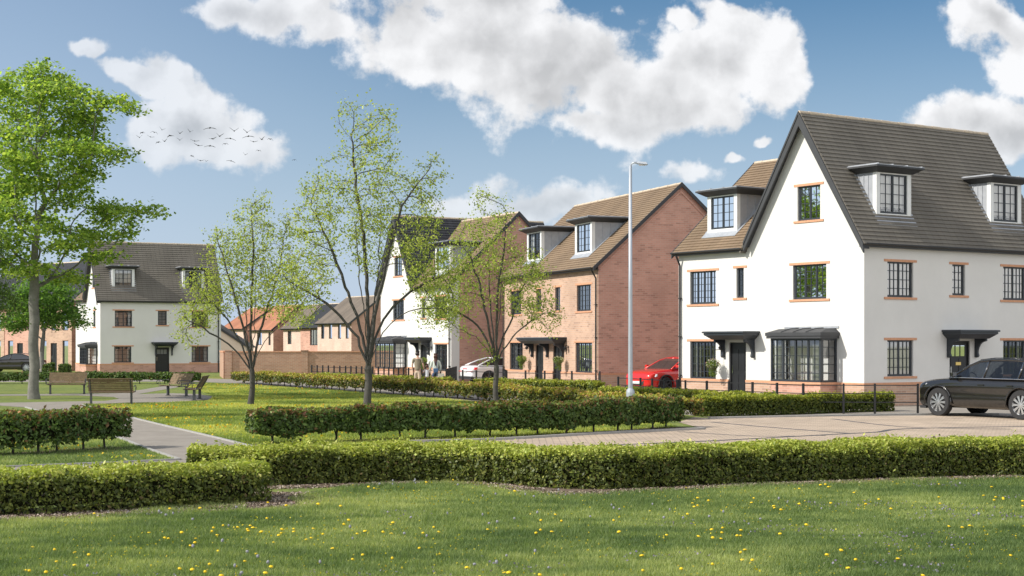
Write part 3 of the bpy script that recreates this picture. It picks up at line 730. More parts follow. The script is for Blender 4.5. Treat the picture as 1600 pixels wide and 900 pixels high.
def row_house(name, label, O, ang, T, half, eave, rdg, front, wallm, sidem, tile, dormers=(), pipes=(), side=(), plinthm=None, z0=0, trim=True, cat='house'):
    "ridge along y; front looks -x; flank at y=0 looks -y"
    root = empty(name, (O[0], O[1], z0), ang, label, cat)
    FX = face_map('X'); FY = face_map('Y'); k = (rdg-eave)/half; e = .28; zl = eave-e*k
    w = MB(); wall(w, FX, [(0, 0), (T, 0), (T, eave), (0, eave)], openings(front)); w.build('wall', wallm, root)
    w = MB(); wall(w, FY, [(0, 0), (2*half, 0), (2*half, eave), (half, rdg), (0, eave)], openings(side)); w.build('side_wall', sidem, root)
    w = MB(); w.poly([(0, T, 0), (2*half, T, 0), (2*half, T, eave), (half, T, rdg), (0, T, eave)]); w.poly([(2*half, 0, 0), (2*half, T, 0), (2*half, T, eave), (2*half, 0, eave)]); w.build('rear_wall', sidem, root)
    r = MB()
    roof_slope(r, (-e, T+.1, zl), (-e, -.1, zl), (half, -.1, rdg), (half, T+.1, rdg))
    roof_slope(r, (2*half+e, -.1, zl), (2*half+e, T+.1, zl), (half, T+.1, rdg), (half, -.1, rdg))
    ro = r.build('roof', tile, root)
    rr = MB(); ridge(rr, (half, -.1, rdg+.03), (half, T+.1, rdg+.03), .07); rr.build('ridge_tiles', M_ridge, ro)
    v = MB()
    for x_ in (-e-.02, 2*half+e+.02): board(v, (x_, -.10, zl+.08), (half, -.10, rdg+.1), .2, .05, (0, -1, 0))
    v.build('verge', M_fascia, root)
    if trim:                                   # corbelled brick course under the verge of the flank
        v = MB()
        for s in (0, 1):
            x_ = 0 if s == 0 else 2*half
            board(v, (x_, -.002, eave-.28), (half, -.002, rdg-.28), .10, .03, (0, -1, 0))
        v.build('corbel_course', sidem, root)
    gutter(root, FX, -.08, T+.08, zl+.10, e)
    if plinthm:
        p = MB(); led = MB(); plinth(p, led, FX, -.03, T, openings(front)); plinth(p, led, FY, -.03, 2*half, openings(side)); p.build('plinth', plinthm, root); led.build('plinth_course', M_orangebrick, root)
    for (c, wd, d0, zb, zt, bl) in dormers: dormer(root, 'X', c, wd, d0, zb, zt, k, eave, bl)
    fill(root, FX, front); fill(root, FY, side)
    for u_ in pipes: downpipe(root, FX, u_, zl+.02, e)
    if half > 4: interior(root, [(.2, 2*half-.1, .2, T-.1)])
    return root
BR = row_house('brick_house', 'brick pair of homes with brown roof and two black doors under one canopy',
    (3.9, 70), math.atan2(.349, .937), 12.5, 4.15, 5.8, 9.5,
    front=[('win', .85, 2.5, 3.66, 4.87, W4), ('win', .70, 2.65, .80, 2.2, dict(n=4, bars=(2, 5), sill=False)), ('win', 4.55, 5.2, 3.75, 4.87, W1), ('win', 7.05, 7.7, 3.75, 4.87, W1),
           ('win', 9.85, 11.4, 3.66, 4.87, W4), ('win', 9.6, 11.5, .80, 2.2, dict(n=4, bars=(2, 5), sill=False)),
           ('door', 4.4, 5.45, .15, 2.1, dict(glazed=False, plate=False)), ('door', 6.75, 7.8, .15, 2.1, dict(glazed=False, plate=False)),
           ('canopy', 3.7, 8.5, 2.15, .8, (4.1, 6.05, 8.1)), ('lantern', 3.5, 1.95), ('lantern', 8.6, 1.95)],
    wallm=M_bricktan, sidem=M_brick, tile=M_tile_brown, dormers=[(3.0, 2.0, .55, 6.28, 7.85, 'drape'), (9.4, 2.0, .55, 6.28, 7.85, 'drape')], pipes=[.12, 12.3], plinthm=M_bricktan)

# ---- garden wall between the two white houses
def garden_wall(label, p, q, h, piers):
    a, b = Vector((*p, 0)), Vector((*q, 0)); L = (b-a).length
    root = empty('garden_wall', (a.x, a.y, 0), math.atan2(b.y-a.y, b.x-a.x), label, 'wall')
    w = MB(); w.box(0, L, -.11, .11, 0, h); w.build('wall', M_brickwall, root)
    c = MB(); c.box(-.02, L+.02, -.14, .14, h+.001, h+.07); c.build('coping', M_orangebrick, root)
    for x in piers:
        m = MB(); m.box(x-.2, x+.2, -.19, .19, 0, h+.05); m.box(x-.23, x+.23, -.22, .22, h+.072, h+.14); m.build('pier', M_brickwall, root)
wl = P(352, 95); wr = P(597, 96)
garden_wall('long buff brick garden wall with piers between two white houses', wl, wr, 1.62, (0.2, 4.83, 9.4))
garden_wall('short brick garden wall running back beside the drainpipe of the left white house', P(346, 103), wl, 1.62, ())

# ---- homes behind the garden wall
def far_house(label, px, d, ang, T, half, eave, rdg, front, wallm, tile, sidem=M_brick, z0=0, pos=None):
    return row_house('brick_house', label, pos or P(px, d), R(ang), T, half, eave, rdg, front, wallm, sidem, tile, z0=z0, trim=False)
FW = dict(n=2, bars=(1, 1), lintel=False, sill=False, curtain='drape')
F1 = dict(n=1, bars=(1, 1), lintel=False, sill=False, curtain='drape')
far_house('far orange roofed brick house nearest the left white house, behind the garden wall', 381, 162, 35, 5.3, 3.3, 3.83, 5.97, [('win', 1.6, 2.5, 2.1, 3.3, F1)], M_pinkbrick, M_tile_orange)
far_house('far orange roofed brick house in the middle of the row behind the garden wall', 427, 155, 35, 5.2, 2.95, 3.69, 6.06, [('win', .6, 1.1, 2.0, 3.3, F1), ('win', 2.6, 3.7, 2.0, 3.3, FW), ('win', .5, 1.5, .3, 1.2, FW), ('win', 3.0, 4.0, .3, 1.2, FW)], M_pinkbrick, M_tile_orange)
far_house('far narrow pale brick house with taupe roof, between orange and slate roofs', 470, 150, 35, 3.75, 2.8, 3.78, 5.95, [('win', 2.0, 2.8, 2.1, 3.4, F1), ('win', .5, 1.4, .3, 1.2, FW), ('win', 2.0, 2.8, .3, 1.2, F1)], M_pinkbrick, M_tile_taupe)
far_house('far red brick house with dark slate roof and wide windows above the garden wall', 499, 146, 35, 3.85, 2.6, 3.85, 5.95, [('win', .3, 1.9, 2.0, 3.5, dict(n=3, bars=(1, 1), lintel=False, sill=False)), ('win', .3, 2.2, .2, 1.4, dict(n=3, bars=(1, 1), lintel=False, sill=False))], M_brick, M_tile_slate)
far_house('far pale brick house with four narrow upper windows and red gable at its right', 549, 138, 35, 6.4, 3.15, 4.15, 6.45, [('win', .5, 1.05, 2.6, 3.9, F1), ('win', 1.9, 2.5, 2.6, 3.9, F1), ('win', 3.6, 4.2, 2.6, 3.9, F1), ('win', 5.1, 5.7, 2.6, 3.9, F1), ('win', .9, 2.2, .4, 1.4, FW), ('win', 4.1, 5.4, .4, 1.4, FW)], M_pinkbrick, M_tile_taupe)
g = row_house('garage', 'low cream garage with dark sloping verge between left white house and garden wall', P(266, 125), R(4), 5, 3.05, 2.0, 4.0, [], pbsdf('cream_render', (.62, .52, .42), .9, bump=(50, .2, .01)), MATS['cream_render'], M_tile_grey, trim=False, cat='garage')

# ---- terrace at far left
TW = [('win', .5, 1.3, .5, 2.5, F1), ('win', 3.6, 4.4, .5, 2.5, F1), ('door', 2.1, 3.0, .1, 2.3, dict(glazed=False, plate=False)), ('win', .5, 1.3, 3.3, 4.9, F1), ('win', 2.2, 2.9, 3.3, 4.9, F1), ('win', 3.6, 4.4, 3.3, 4.9, F1)]
def shift(it, s): return [(i[0], i[1]+s, i[2]+s)+tuple(i[3:]) for i in it]
row_house('terraced_house', 'brick terraced home with slate roof nearest the left white house, tall dark windows', P(112, 122), math.atan2(.75, .66), 4.9, 4.2, 5.6, 9.2, TW, M_bricktan, M_brick, M_tile_slate, z0=-.1)
row_house('terraced_house', 'brick terraced home with slate roof, middle of the terrace behind the big leafy tree', tuple(np.array(P(112, 122))+np.array((-.75, .66))*5.0), math.atan2(.75, .66), 4.9, 4.2, 5.4, 9.0, TW, M_brick, M_brick, M_tile_slate, z0=-.1)
row_house('terraced_house', 'brick terraced home with slate roof at the left end of the terrace', tuple(np.array(P(112, 122))+np.array((-.75, .66))*10.0), math.atan2(.75, .66), 4.9, 4.2, 5.4, 9.0, TW, M_bricktan, M_brick, M_tile_slate, z0=-.1)
corner_house('gabled_house', 'white gabled house at the far left edge beyond the parked black saloon', P(22, 160), math.atan2(.70, .72), 8, 8.6, 0, 4.6, 5.6, 9.3, 8.8, 4.0,
    front=[('win', 1.6, 2.8, 3.4, 4.6, FW), ('win', 1.6, 2.8, .8, 2.0, FW)], side=[('win', 1.4, 2.4, 3.4, 4.6, FW)], wallm=M_render, sidem=M_brick, tileG=M_tile_slate, tileL=M_tile_slate)
# ------------------------------------------------------------------ ground
def noise_mat(name, cols, scale, rough=.95, bump=None, stops=None, extra=None):
    m = bpy.data.materials.new(name); m.use_nodes = True; nt = m.node_tree; b = nt.nodes['Principled BSDF']; N = nt.nodes.new; L = nt.links.new
    tc = N('ShaderNodeTexCoord'); n = N('ShaderNodeTexNoise'); n.inputs['Scale'].default_value = scale; n.inputs['Detail'].default_value = 8; n.inputs['Roughness'].default_value = .68
    L(tc.outputs['Object'], n.inputs['Vector']); cr = N('ShaderNodeValToRGB'); L(n.outputs[0], cr.inputs[0])
    el = cr.color_ramp.elements; st = stops or [.32+.36*i/(len(cols)-1) for i in range(len(cols))]
    el[0].position = st[0]; el[0].color = (*cols[0], 1); el[1].position = st[-1]; el[1].color = (*cols[-1], 1)
    for p, c in list(zip(st, cols))[1:-1]: e = el.new(p); e.color = (*c, 1)
    src = cr.outputs[0]
    if extra:
        for (sc, col, lo, hi, ysq) in extra:
            mp = N('ShaderNodeMapping'); mp.inputs['Scale'].default_value = (1, ysq, 1); L(tc.outputs['Object'], mp.inputs[0])
            n2 = N('ShaderNodeTexNoise'); n2.inputs['Scale'].default_value = sc; n2.inputs['Detail'].default_value = 5; L(mp.outputs[0], n2.inputs['Vector'])
            mr = N('ShaderNodeMapRange'); mr.inputs['From Min'].default_value = lo; mr.inputs['From Max'].default_value = hi; L(n2.outputs[0], mr.inputs['Value'])
            mx = N('ShaderNodeMix'); mx.data_type = 'RGBA'; L(mr.outputs[0], mx.inputs[0]); L(src, mx.inputs[6]); mx.inputs[7].default_value = (*col, 1); src = mx.outputs[2]
    L(src, b.inputs['Base Color']); b.inputs['Roughness'].default_value = rough; b.inputs['Specular IOR Level'].default_value = .2
    if bump:
        n3 = N('ShaderNodeTexNoise'); n3.inputs['Scale'].default_value = bump[0]; n3.inputs['Detail'].default_value = 4; L(tc.outputs['Object'], n3.inputs['Vector'])
        bu = N('ShaderNodeBump'); bu.inputs['Strength'].default_value = bump[1]; bu.inputs['Distance'].default_value = bump[2]; L(n3.outputs[0], bu.inputs['Height']); L(bu.outputs[0], b.inputs['Normal'])
    MATS[name] = m; return m
M_lawn = noise_mat('lawn', [(.11, .145, .04), (.16, .20, .052), (.22, .25, .07)], 1.2, bump=(30, .8, .03), extra=[(.25, (.22, .24, .055), .45, .75, 1), (6, (.065, .095, .022), .5, .8, 1)])
M_asphalt = noise_mat('asphalt', [(.22, .195, .165), (.30, .27, .23)], 1.5, bump=(120, .3, .004), extra=[(140, (.34, .32, .30), .55, .75, 1)])
M_mulch = noise_mat('bark_mulch', [(.09, .065, .045), (.22, .17, .13)], 30, bump=(60, .8, .02))
M_pave = brick_mat('block_paving', (.52, .41, .30), (.42, .33, .245), (.19, .15, .12), bw=.30, bh=.15, ms=.011, rough=.8, bump=.3)
M_kerb = pbsdf('concrete_kerb', (.33, .32, .30), .9, var=(6, .15))
M_setts = pbsdf('dark_setts', (.075, .075, .08), .85, var=(14, .3))
def sheet(name, pts, z, mat, sub=0):
    m = MB(); m.poly([(x, y, z) for x, y in pts]); o = m.build(name, mat)
    bm = bmesh.new(); bm.from_mesh(o.data); bmesh.ops.triangulate(bm, faces=bm.faces); bm.to_mesh(o.data); bm.free()
    return tag(o, kind='structure')
def strip(name, pts, w, z0, z1, mat, parent=None):
    "raised strip along a polyline"
    m = MB(); pts = [Vector(p) for p in pts]; ns = []
    for i in range(len(pts)):
        d = (pts[min(i+1, len(pts)-1)]-pts[max(i-1, 0)]).normalized(); ns.append(Vector((-d.y, d.x)))
    for i in range(len(pts)-1):
        a, b = pts[i], pts[i+1]; na, nb = ns[i]*w/2, ns[i+1]*w/2
        m.hexa([(*(a-na), z0), (*(a+na), z0), (*(b+nb), z0), (*(b-nb), z0)], [(*(a-na), z1), (*(a+na), z1), (*(b+nb), z1), (*(b-nb), z1)])
    return tag(m.build(name, mat), kind='structure')
def offs(pts, d, step=.2, k=9):
    p = np.array([tuple(q) for q in pts]); seg = np.linalg.norm(np.diff(p, axis=0), axis=1); c = np.concatenate([[0], np.cumsum(seg)]); t = np.arange(0, c[-1], step)
    x = np.interp(t, c, p[:, 0]); y = np.interp(t, c, p[:, 1]); w = np.hanning(2*k+1); w /= w.sum()
    def sm(a): b = np.concatenate([2*a[0]-a[k:0:-1], a, 2*a[-1]-a[-2:-k-2:-1]]); return np.convolve(b, w, 'valid')
    x, y = sm(x), sm(y); tx, ty = np.gradient(x), np.gradient(y); n = np.hypot(tx, ty); x2, y2 = sm(x-ty/n*d), sm(y+tx/n*d); return list(zip(x2[::2], y2[::2]))
def smooth_line(pts, n=8):
    pts = [Vector(p) for p in pts]; out = []
    for i in range(len(pts)-1):
        p0, p1, p2, p3 = pts[max(i-1, 0)], pts[i], pts[i+1], pts[min(i+2, len(pts)-1)]
        for k in range(n):
            t = k/n; out.append(.5*((2*p1)+(p2-p0)*t+(2*p0-5*p1+4*p2-p3)*t*t+(3*p1-p0-3*p2+p3)*t**3))
    out.append(pts[-1]); return out
sheet('lawn', [(-1500, -60), (1500, -60), (1500, 3000), (-1500, 3000)], 0, M_lawn)
# street in front of the houses
road_edge = [P(290, 88), P(372, 84), P(480, 75), P(600, 66), P(700, 60), P(830, 53.5), P(1000, 47)]
sheet('road', [P(-700, 92), P(-700, 112), P(120, 108), P(352, 94), P(480, 88), P(600, 86), P(760, 90), P(960, 76), P(1060, 68), P(1500, 75), (60, 75), (90, 42), G(1105, 652), G(1000, 640)]+road_edge[::-1][1:]+[P(0, 86.5)], .004, M_asphalt)
# block paved road
front_line = [G(640, 690), G(760, 697), G(900, 706), G(1200, 705), G(1600, 690), (30, 27.5), (70, 30)]
back_line = [(70, 46), G(1700, 648), G(1432, 650), G(1300, 651), G(1112, 654), G(1085, 652), G(1060, 660), G(1090, 668), G(1075, 672), G(960, 677), G(760, 689), G(640, 694)]
sheet('paved_road', front_line+back_line, .008, M_pave)
strip('sett_band', smooth_line([G(830, 701), G(1100, 690), G(1350, 677), G(1600, 667), (40, 44)]), .16, .008, .014, M_setts)
strip('sett_band', smooth_line([G(1110, 660), G(1200, 668), G(1330, 678)]), .13, .008, .0135, M_setts)
strip('sett_band', smooth_line([G(1300, 655), G(1420, 668), G(1580, 671)]), .10, .008, .013, M_setts)
strip('sett_band', smooth_line([G(1060, 675), G(1180, 682), G(1290, 681)]), .10, .008, .0125, M_setts)
strip('kerb', smooth_line([G(1108, 654.5), G(1250, 651.5), G(1432, 648.5), G(1560, 648)]), .14, .008, .05, M_kerb)
strip('kerb', smooth_line([G(640, 692), G(780, 688), G(960, 677.5), G(1075, 672.5), G(1100, 671)]), .12, .008, .06, M_kerb)
# park paths
sheet('path', [(-60, G(0, 634)[1]), G(0, 634), G(40, 636.7), G(89, 651), G(150, 671), G(222, 699), G(280, 719), G(180, 724), G(0, 731), (-30, 26.2), (-30, 24.6), G(0, 748), G(150, 742), G(300, 734), G(420, 716), G(520, 705), G(620, 697), G(640, 694.4), G(500, 698.5), G(415, 703), G(385, 696.5), G(340, 685.3), G(231, 659.5), G(160, 641), G(127, 633),
    G(200, 629), G(260, 629), G(325, 625), G(334, 620), G(310, 616), G(270, 614.5), G(215, 616), G(262, 608), G(285, 604), G(262, 602.5), G(215, 610), G(180, 614.5), G(0, 616.5), (-60, G(0, 616.5)[1]), (-60, G(0, 618.5)[1]), G(0, 618.5), G(120, 618), G(178, 620.5), G(186, 623.5), G(165, 626.5), G(0, 629.5), (-60, G(0, 629.5)[1])], .006, M_asphalt)
strip('path_edging', smooth_line([G(127, 633), G(160, 641), G(231, 659.5), G(340, 685.3), G(385, 696.5)]), .07, 0, .035, M_kerb)
strip('path_edging', smooth_line([G(40, 636.7), G(89, 651), G(150, 671), G(222, 699), G(280, 719)]), .07, 0, .035, M_kerb)
strip('path_edging', [G(280, 719), G(180, 724), G(0, 731), (-30, 26.2)], .06, 0, .035, M_kerb)
strip('path_edging', [G(385, 696.5), G(415, 702.5), G(500, 698), G(640, 692)], .06, 0, .035, M_kerb)
strip('path_edging', [G(126, 727), G(137, 733)], .07, .006, .03, M_kerb)
# ------------------------------------------------------------------ hedges
M_leaf_box = leaf_mat('hedge_leaf', .35)
M_leaf_beech = leaf_mat('beech_leaf', .35)
M_leaf_tree = leaf_mat('tree_leaf', .58, rough=.55)
M_bark = pbsdf('bark', (.065, .061, .054), .95, bump=(40, .6, .01), var=(6, .3))
M_barkbig = pbsdf('bark_maple', (.17, .165, .145), .95, bump=(25, .7, .02), var=(4, .3))
M_core = pbsdf('hedge_gap_shade', (.018, .020, .010), 1.0, spec=0)  # near-black: shade between the leaves put into the colour
def noise1(x, seed, sc):
    "smooth 1-d noise"
    r = np.random.default_rng(seed); t = r.uniform(-1, 1, 4096); f = x/sc+1000; i = np.floor(f).astype(int); w = f-i; w = w*w*(3-2*w)
    return t[i % 4096]*(1-w)+t[(i+1) % 4096]*w
def palette(n, cols, wts, r, jit=.18):
    c = np.array(cols)[r.choice(len(cols), n, p=np.array(wts)/sum(wts))]
    c = c*(1+r.uniform(-jit, jit, (n, 1)))*(1+r.uniform(-.06, .06, (n, 3)))
    return np.concatenate([np.clip(c, 0, 1), np.ones((n, 1))], 1)
LEAFB = 1.0
def hedge(label, path, width, height, n, leaf, pal_side, pal_top, mat, seed=1, gap=.0, stems=0, rag=.06, group=None, lump=.8, flush=0.0, top_cols=None, cat='hedge'):
    r = np.random.default_rng(seed); pts = np.array(smooth_line(path, 6)); seg = np.linalg.norm(np.diff(pts, axis=0), axis=1); cum = np.concatenate([[0], np.cumsum(seg)]); L = cum[-1]
    vt = np.gradient(pts, axis=0); vt /= np.linalg.norm(vt, axis=1, keepdims=True)
    o0 = pts[0]; root = empty('hedge', (o0[0], o0[1], 0), 0, label, cat, group)
    def at(s):
        i = np.clip(np.searchsorted(cum, s)-1, 0, len(seg)-1); w = (s-cum[i])/seg[i]
        p = pts[i]*(1-w)[:, None]+pts[i+1]*w[:, None]; d = vt[i]*(1-w)[:, None]+vt[i+1]*w[:, None]; d /= np.linalg.norm(d, axis=1, keepdims=True)
        return p-o0, d
    # surface parameter: unrolled section front | top | back, plus the two ends
    H = height-gap; per = 2*H+width; s = r.uniform(-.0, L, n); q = r.uniform(0, per, n)
    ends = r.random(n) < (2*width*H)/(per*L+2*width*H)
    inset = np.abs(r.normal(0, .07, n))*np.where(r.random(n) < .5, .8, 2.0)+.05*np.clip(noise1(s, seed+40, .13)+.8*noise1(q+s*.7, seed+41, .11)+.7*noise1(q-s, seed+42, .17), -.3, 1.2)
    lat = np.where(q < H, -width/2+inset, np.where(q < H+width, q-H-width/2, width/2-inset))
    z = np.where(q < H, gap+q, np.where(q < H+width, height-inset, gap+(per-q)))
    e = ends; lat[e] = r.uniform(-width/2, width/2, e.sum()); z[e] = r.uniform(gap, height, e.sum()); side = r.random(e.sum()) < .5
    s[e] = np.where(side, inset[e], L-inset[e])
    # rounded section and ragged, lumpy outline
    zz = (z-gap)/H; rnd = 1-.16*np.clip(zz-.75, 0, 1)/.25*.9-.22*np.clip(.22-zz, 0, 1)/.22*(1 if gap else .3)
    lumpv = 1+.10*noise1(s, seed, lump)*(1.0)
    lat = lat*rnd*lumpv
    hh = rag*(noise1(s, seed+5, lump*.9)+.6*noise1(s+lat*2, seed+6, .22))
    z = z+hh*np.clip(zz, 0, 1)
    if gap: z = np.where(zz < .35, z+(.10*noise1(s, seed+8, .45)+.06*noise1(s, seed+9, .16)+.04)*(1-zz/.35), z)
    spr = (r.random(n) < .09) & (zz > .88); z[spr] += r.uniform(.0, .09, spr.sum())*(.6+.8*np.clip(noise1(s, seed+20, .15), -.5, 1))[spr]
    p, d = at(s); nx = np.stack([-d[:, 1], d[:, 0]], 1)
    c = np.concatenate([p+nx*lat[:, None], z[:, None]], 1)
    thin = (noise1(s, seed+30, .28)+.8*noise1(z*3+s, seed+31, .2) > 1.15) & (zz < .7); s = s+np.where(thin, r.normal(0, .25, n), 0)
    # outward direction
    nn = np.zeros((n, 3)); fr = q < H; tp = (q >= H) & (q < H+width); bk = q >= H+width
    nn[fr, :2] = -nx[fr]; nn[bk, :2] = nx[bk]; nn[tp, 2] = 1; nn[:, 2] += .35
    nn[e, :2] = np.where(side[:, None], -d[e], d[e])
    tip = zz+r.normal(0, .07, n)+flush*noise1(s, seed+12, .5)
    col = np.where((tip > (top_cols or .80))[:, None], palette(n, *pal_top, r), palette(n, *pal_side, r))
    v = leaf_quads(c, leaf*np.where(r.random(n) < .3, r.uniform(1.0, 1.6, n), r.uniform(.5, 1.0, n)), nn, .75, .55, r)
    np_mesh('foliage', v, 4, mat, root, np.repeat(col, 4, 0))
    # jittered twigs + a near-black box that blocks light and paints the gap shade
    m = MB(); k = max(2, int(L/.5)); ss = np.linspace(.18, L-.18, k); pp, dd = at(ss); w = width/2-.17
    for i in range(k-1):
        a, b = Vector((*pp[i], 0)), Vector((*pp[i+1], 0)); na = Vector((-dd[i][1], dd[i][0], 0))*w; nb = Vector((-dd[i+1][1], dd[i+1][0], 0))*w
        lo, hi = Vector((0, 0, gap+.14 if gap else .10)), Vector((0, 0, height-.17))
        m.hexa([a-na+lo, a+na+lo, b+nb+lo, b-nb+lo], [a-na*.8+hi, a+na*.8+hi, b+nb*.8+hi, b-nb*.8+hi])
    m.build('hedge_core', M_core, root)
    m = MB()
    ns = min(96, int(L/stems)) if stems else int(L/.4)
    rr = random.Random(seed)
    for i in range(ns):
        s0 = (i+.5)*L/ns+rr.uniform(-.1, .1); (p0,), (d0,) = at(np.array([s0])); off = rr.uniform(-.1, .1) if stems else rr.uniform(-.3, .3)*width
        b = Vector((p0[0]-d0[1]*off, p0[1]+d0[0]*off, -.02))
        m.tube([b, b+Vector((rr.uniform(-.02, .02), 0, .2)), b+Vector((rr.uniform(-.05, .05), 0, height*.6))], [.028, .022, .015] if stems else [.014, .01, .008], 5)
        for j in range(4): m.tube([b+Vector((0, 0, .12+.03*j)), b+Vector((rr.uniform(-.22, .22), rr.uniform(-.2, .2), gap+.25+.05*j))], [.011, .006], 4)
        if stems: m.build('stem', M_bark, root); m = MB()
    if not stems: tag(m.build('stems', M_bark, root), kind='stuff')
    return root
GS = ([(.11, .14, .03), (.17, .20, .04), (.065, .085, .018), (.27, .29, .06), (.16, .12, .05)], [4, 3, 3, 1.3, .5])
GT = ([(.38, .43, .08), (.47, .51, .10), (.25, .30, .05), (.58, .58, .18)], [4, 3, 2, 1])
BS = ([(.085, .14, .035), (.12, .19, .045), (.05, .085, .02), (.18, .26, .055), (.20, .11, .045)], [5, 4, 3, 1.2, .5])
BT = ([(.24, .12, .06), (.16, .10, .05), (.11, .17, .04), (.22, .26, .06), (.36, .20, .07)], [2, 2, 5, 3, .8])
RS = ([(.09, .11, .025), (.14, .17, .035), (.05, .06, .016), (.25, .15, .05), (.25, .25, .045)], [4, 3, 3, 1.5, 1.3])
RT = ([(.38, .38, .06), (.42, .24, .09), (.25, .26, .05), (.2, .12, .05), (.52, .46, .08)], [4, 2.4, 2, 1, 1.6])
# foreground box hedge: near left block and the long one
def off(pts, d): 
    o = []; pts = [Vector(p) for p in pts]
    for i, p in enumerate(pts):
        t = (pts[min(i+1, len(pts)-1)]-pts[max(i-1, 0)]).normalized(); o.append(tuple(p+Vector((-t.y, t.x))*d))
    return o
HL = offs([(-13, 17.9), G(0, 810), G(200, 799), G(430, 785.2)], .50)
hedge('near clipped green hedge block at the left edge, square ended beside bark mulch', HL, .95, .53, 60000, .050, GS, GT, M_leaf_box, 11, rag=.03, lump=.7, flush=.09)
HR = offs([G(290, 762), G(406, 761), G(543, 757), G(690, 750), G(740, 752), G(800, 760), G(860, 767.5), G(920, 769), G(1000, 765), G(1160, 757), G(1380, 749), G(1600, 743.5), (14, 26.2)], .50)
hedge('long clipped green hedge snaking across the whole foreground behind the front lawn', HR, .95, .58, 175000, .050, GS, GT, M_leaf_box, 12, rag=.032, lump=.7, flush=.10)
# beech hedges with bare stems
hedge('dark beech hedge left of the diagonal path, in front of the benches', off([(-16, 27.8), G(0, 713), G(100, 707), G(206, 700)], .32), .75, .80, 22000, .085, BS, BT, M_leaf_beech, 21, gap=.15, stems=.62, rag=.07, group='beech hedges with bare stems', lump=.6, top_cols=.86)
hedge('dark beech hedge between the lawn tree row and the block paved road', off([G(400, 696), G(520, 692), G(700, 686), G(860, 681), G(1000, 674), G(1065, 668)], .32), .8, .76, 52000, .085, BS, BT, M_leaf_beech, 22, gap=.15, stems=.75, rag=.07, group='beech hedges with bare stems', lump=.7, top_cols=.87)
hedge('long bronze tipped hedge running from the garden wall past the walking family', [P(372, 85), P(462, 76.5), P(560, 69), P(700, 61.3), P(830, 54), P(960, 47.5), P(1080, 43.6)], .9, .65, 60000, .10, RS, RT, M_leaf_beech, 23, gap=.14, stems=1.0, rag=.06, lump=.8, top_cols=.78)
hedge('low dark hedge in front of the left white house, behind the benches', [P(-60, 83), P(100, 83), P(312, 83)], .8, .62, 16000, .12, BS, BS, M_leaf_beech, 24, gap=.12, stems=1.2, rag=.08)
YS = ([(.10, .13, .02), (.07, .10, .018), (.15, .17, .025)], [3, 3, 2]); YT = ([(.34, .36, .04), (.26, .30, .04), (.16, .2, .03)], [4, 3, 1])
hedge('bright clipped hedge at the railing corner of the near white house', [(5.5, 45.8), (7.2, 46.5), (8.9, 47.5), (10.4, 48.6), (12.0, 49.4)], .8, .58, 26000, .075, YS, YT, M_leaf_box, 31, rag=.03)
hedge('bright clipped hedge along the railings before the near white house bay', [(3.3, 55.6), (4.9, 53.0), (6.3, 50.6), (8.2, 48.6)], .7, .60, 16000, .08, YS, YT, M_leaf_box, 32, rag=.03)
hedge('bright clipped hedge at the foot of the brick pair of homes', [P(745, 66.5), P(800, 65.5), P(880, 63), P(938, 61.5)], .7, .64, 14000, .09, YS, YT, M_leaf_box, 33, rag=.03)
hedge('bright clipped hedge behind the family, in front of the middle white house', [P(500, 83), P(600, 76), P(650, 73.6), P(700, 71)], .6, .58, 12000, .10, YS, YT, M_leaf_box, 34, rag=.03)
for (px, d, lb) in ((75, 92, 'small round shrub by the maple trunk near the parked saloon'), (100, 93, 'small round shrub between the saloon and the left white house')):
    hedge(lb, [P(px-6, d), P(px+8, d)], .9, .95, 2500, .13, BS, BS, M_leaf_beech, px, rag=.1, lump=.5, cat='shrub').name = 'shrub'

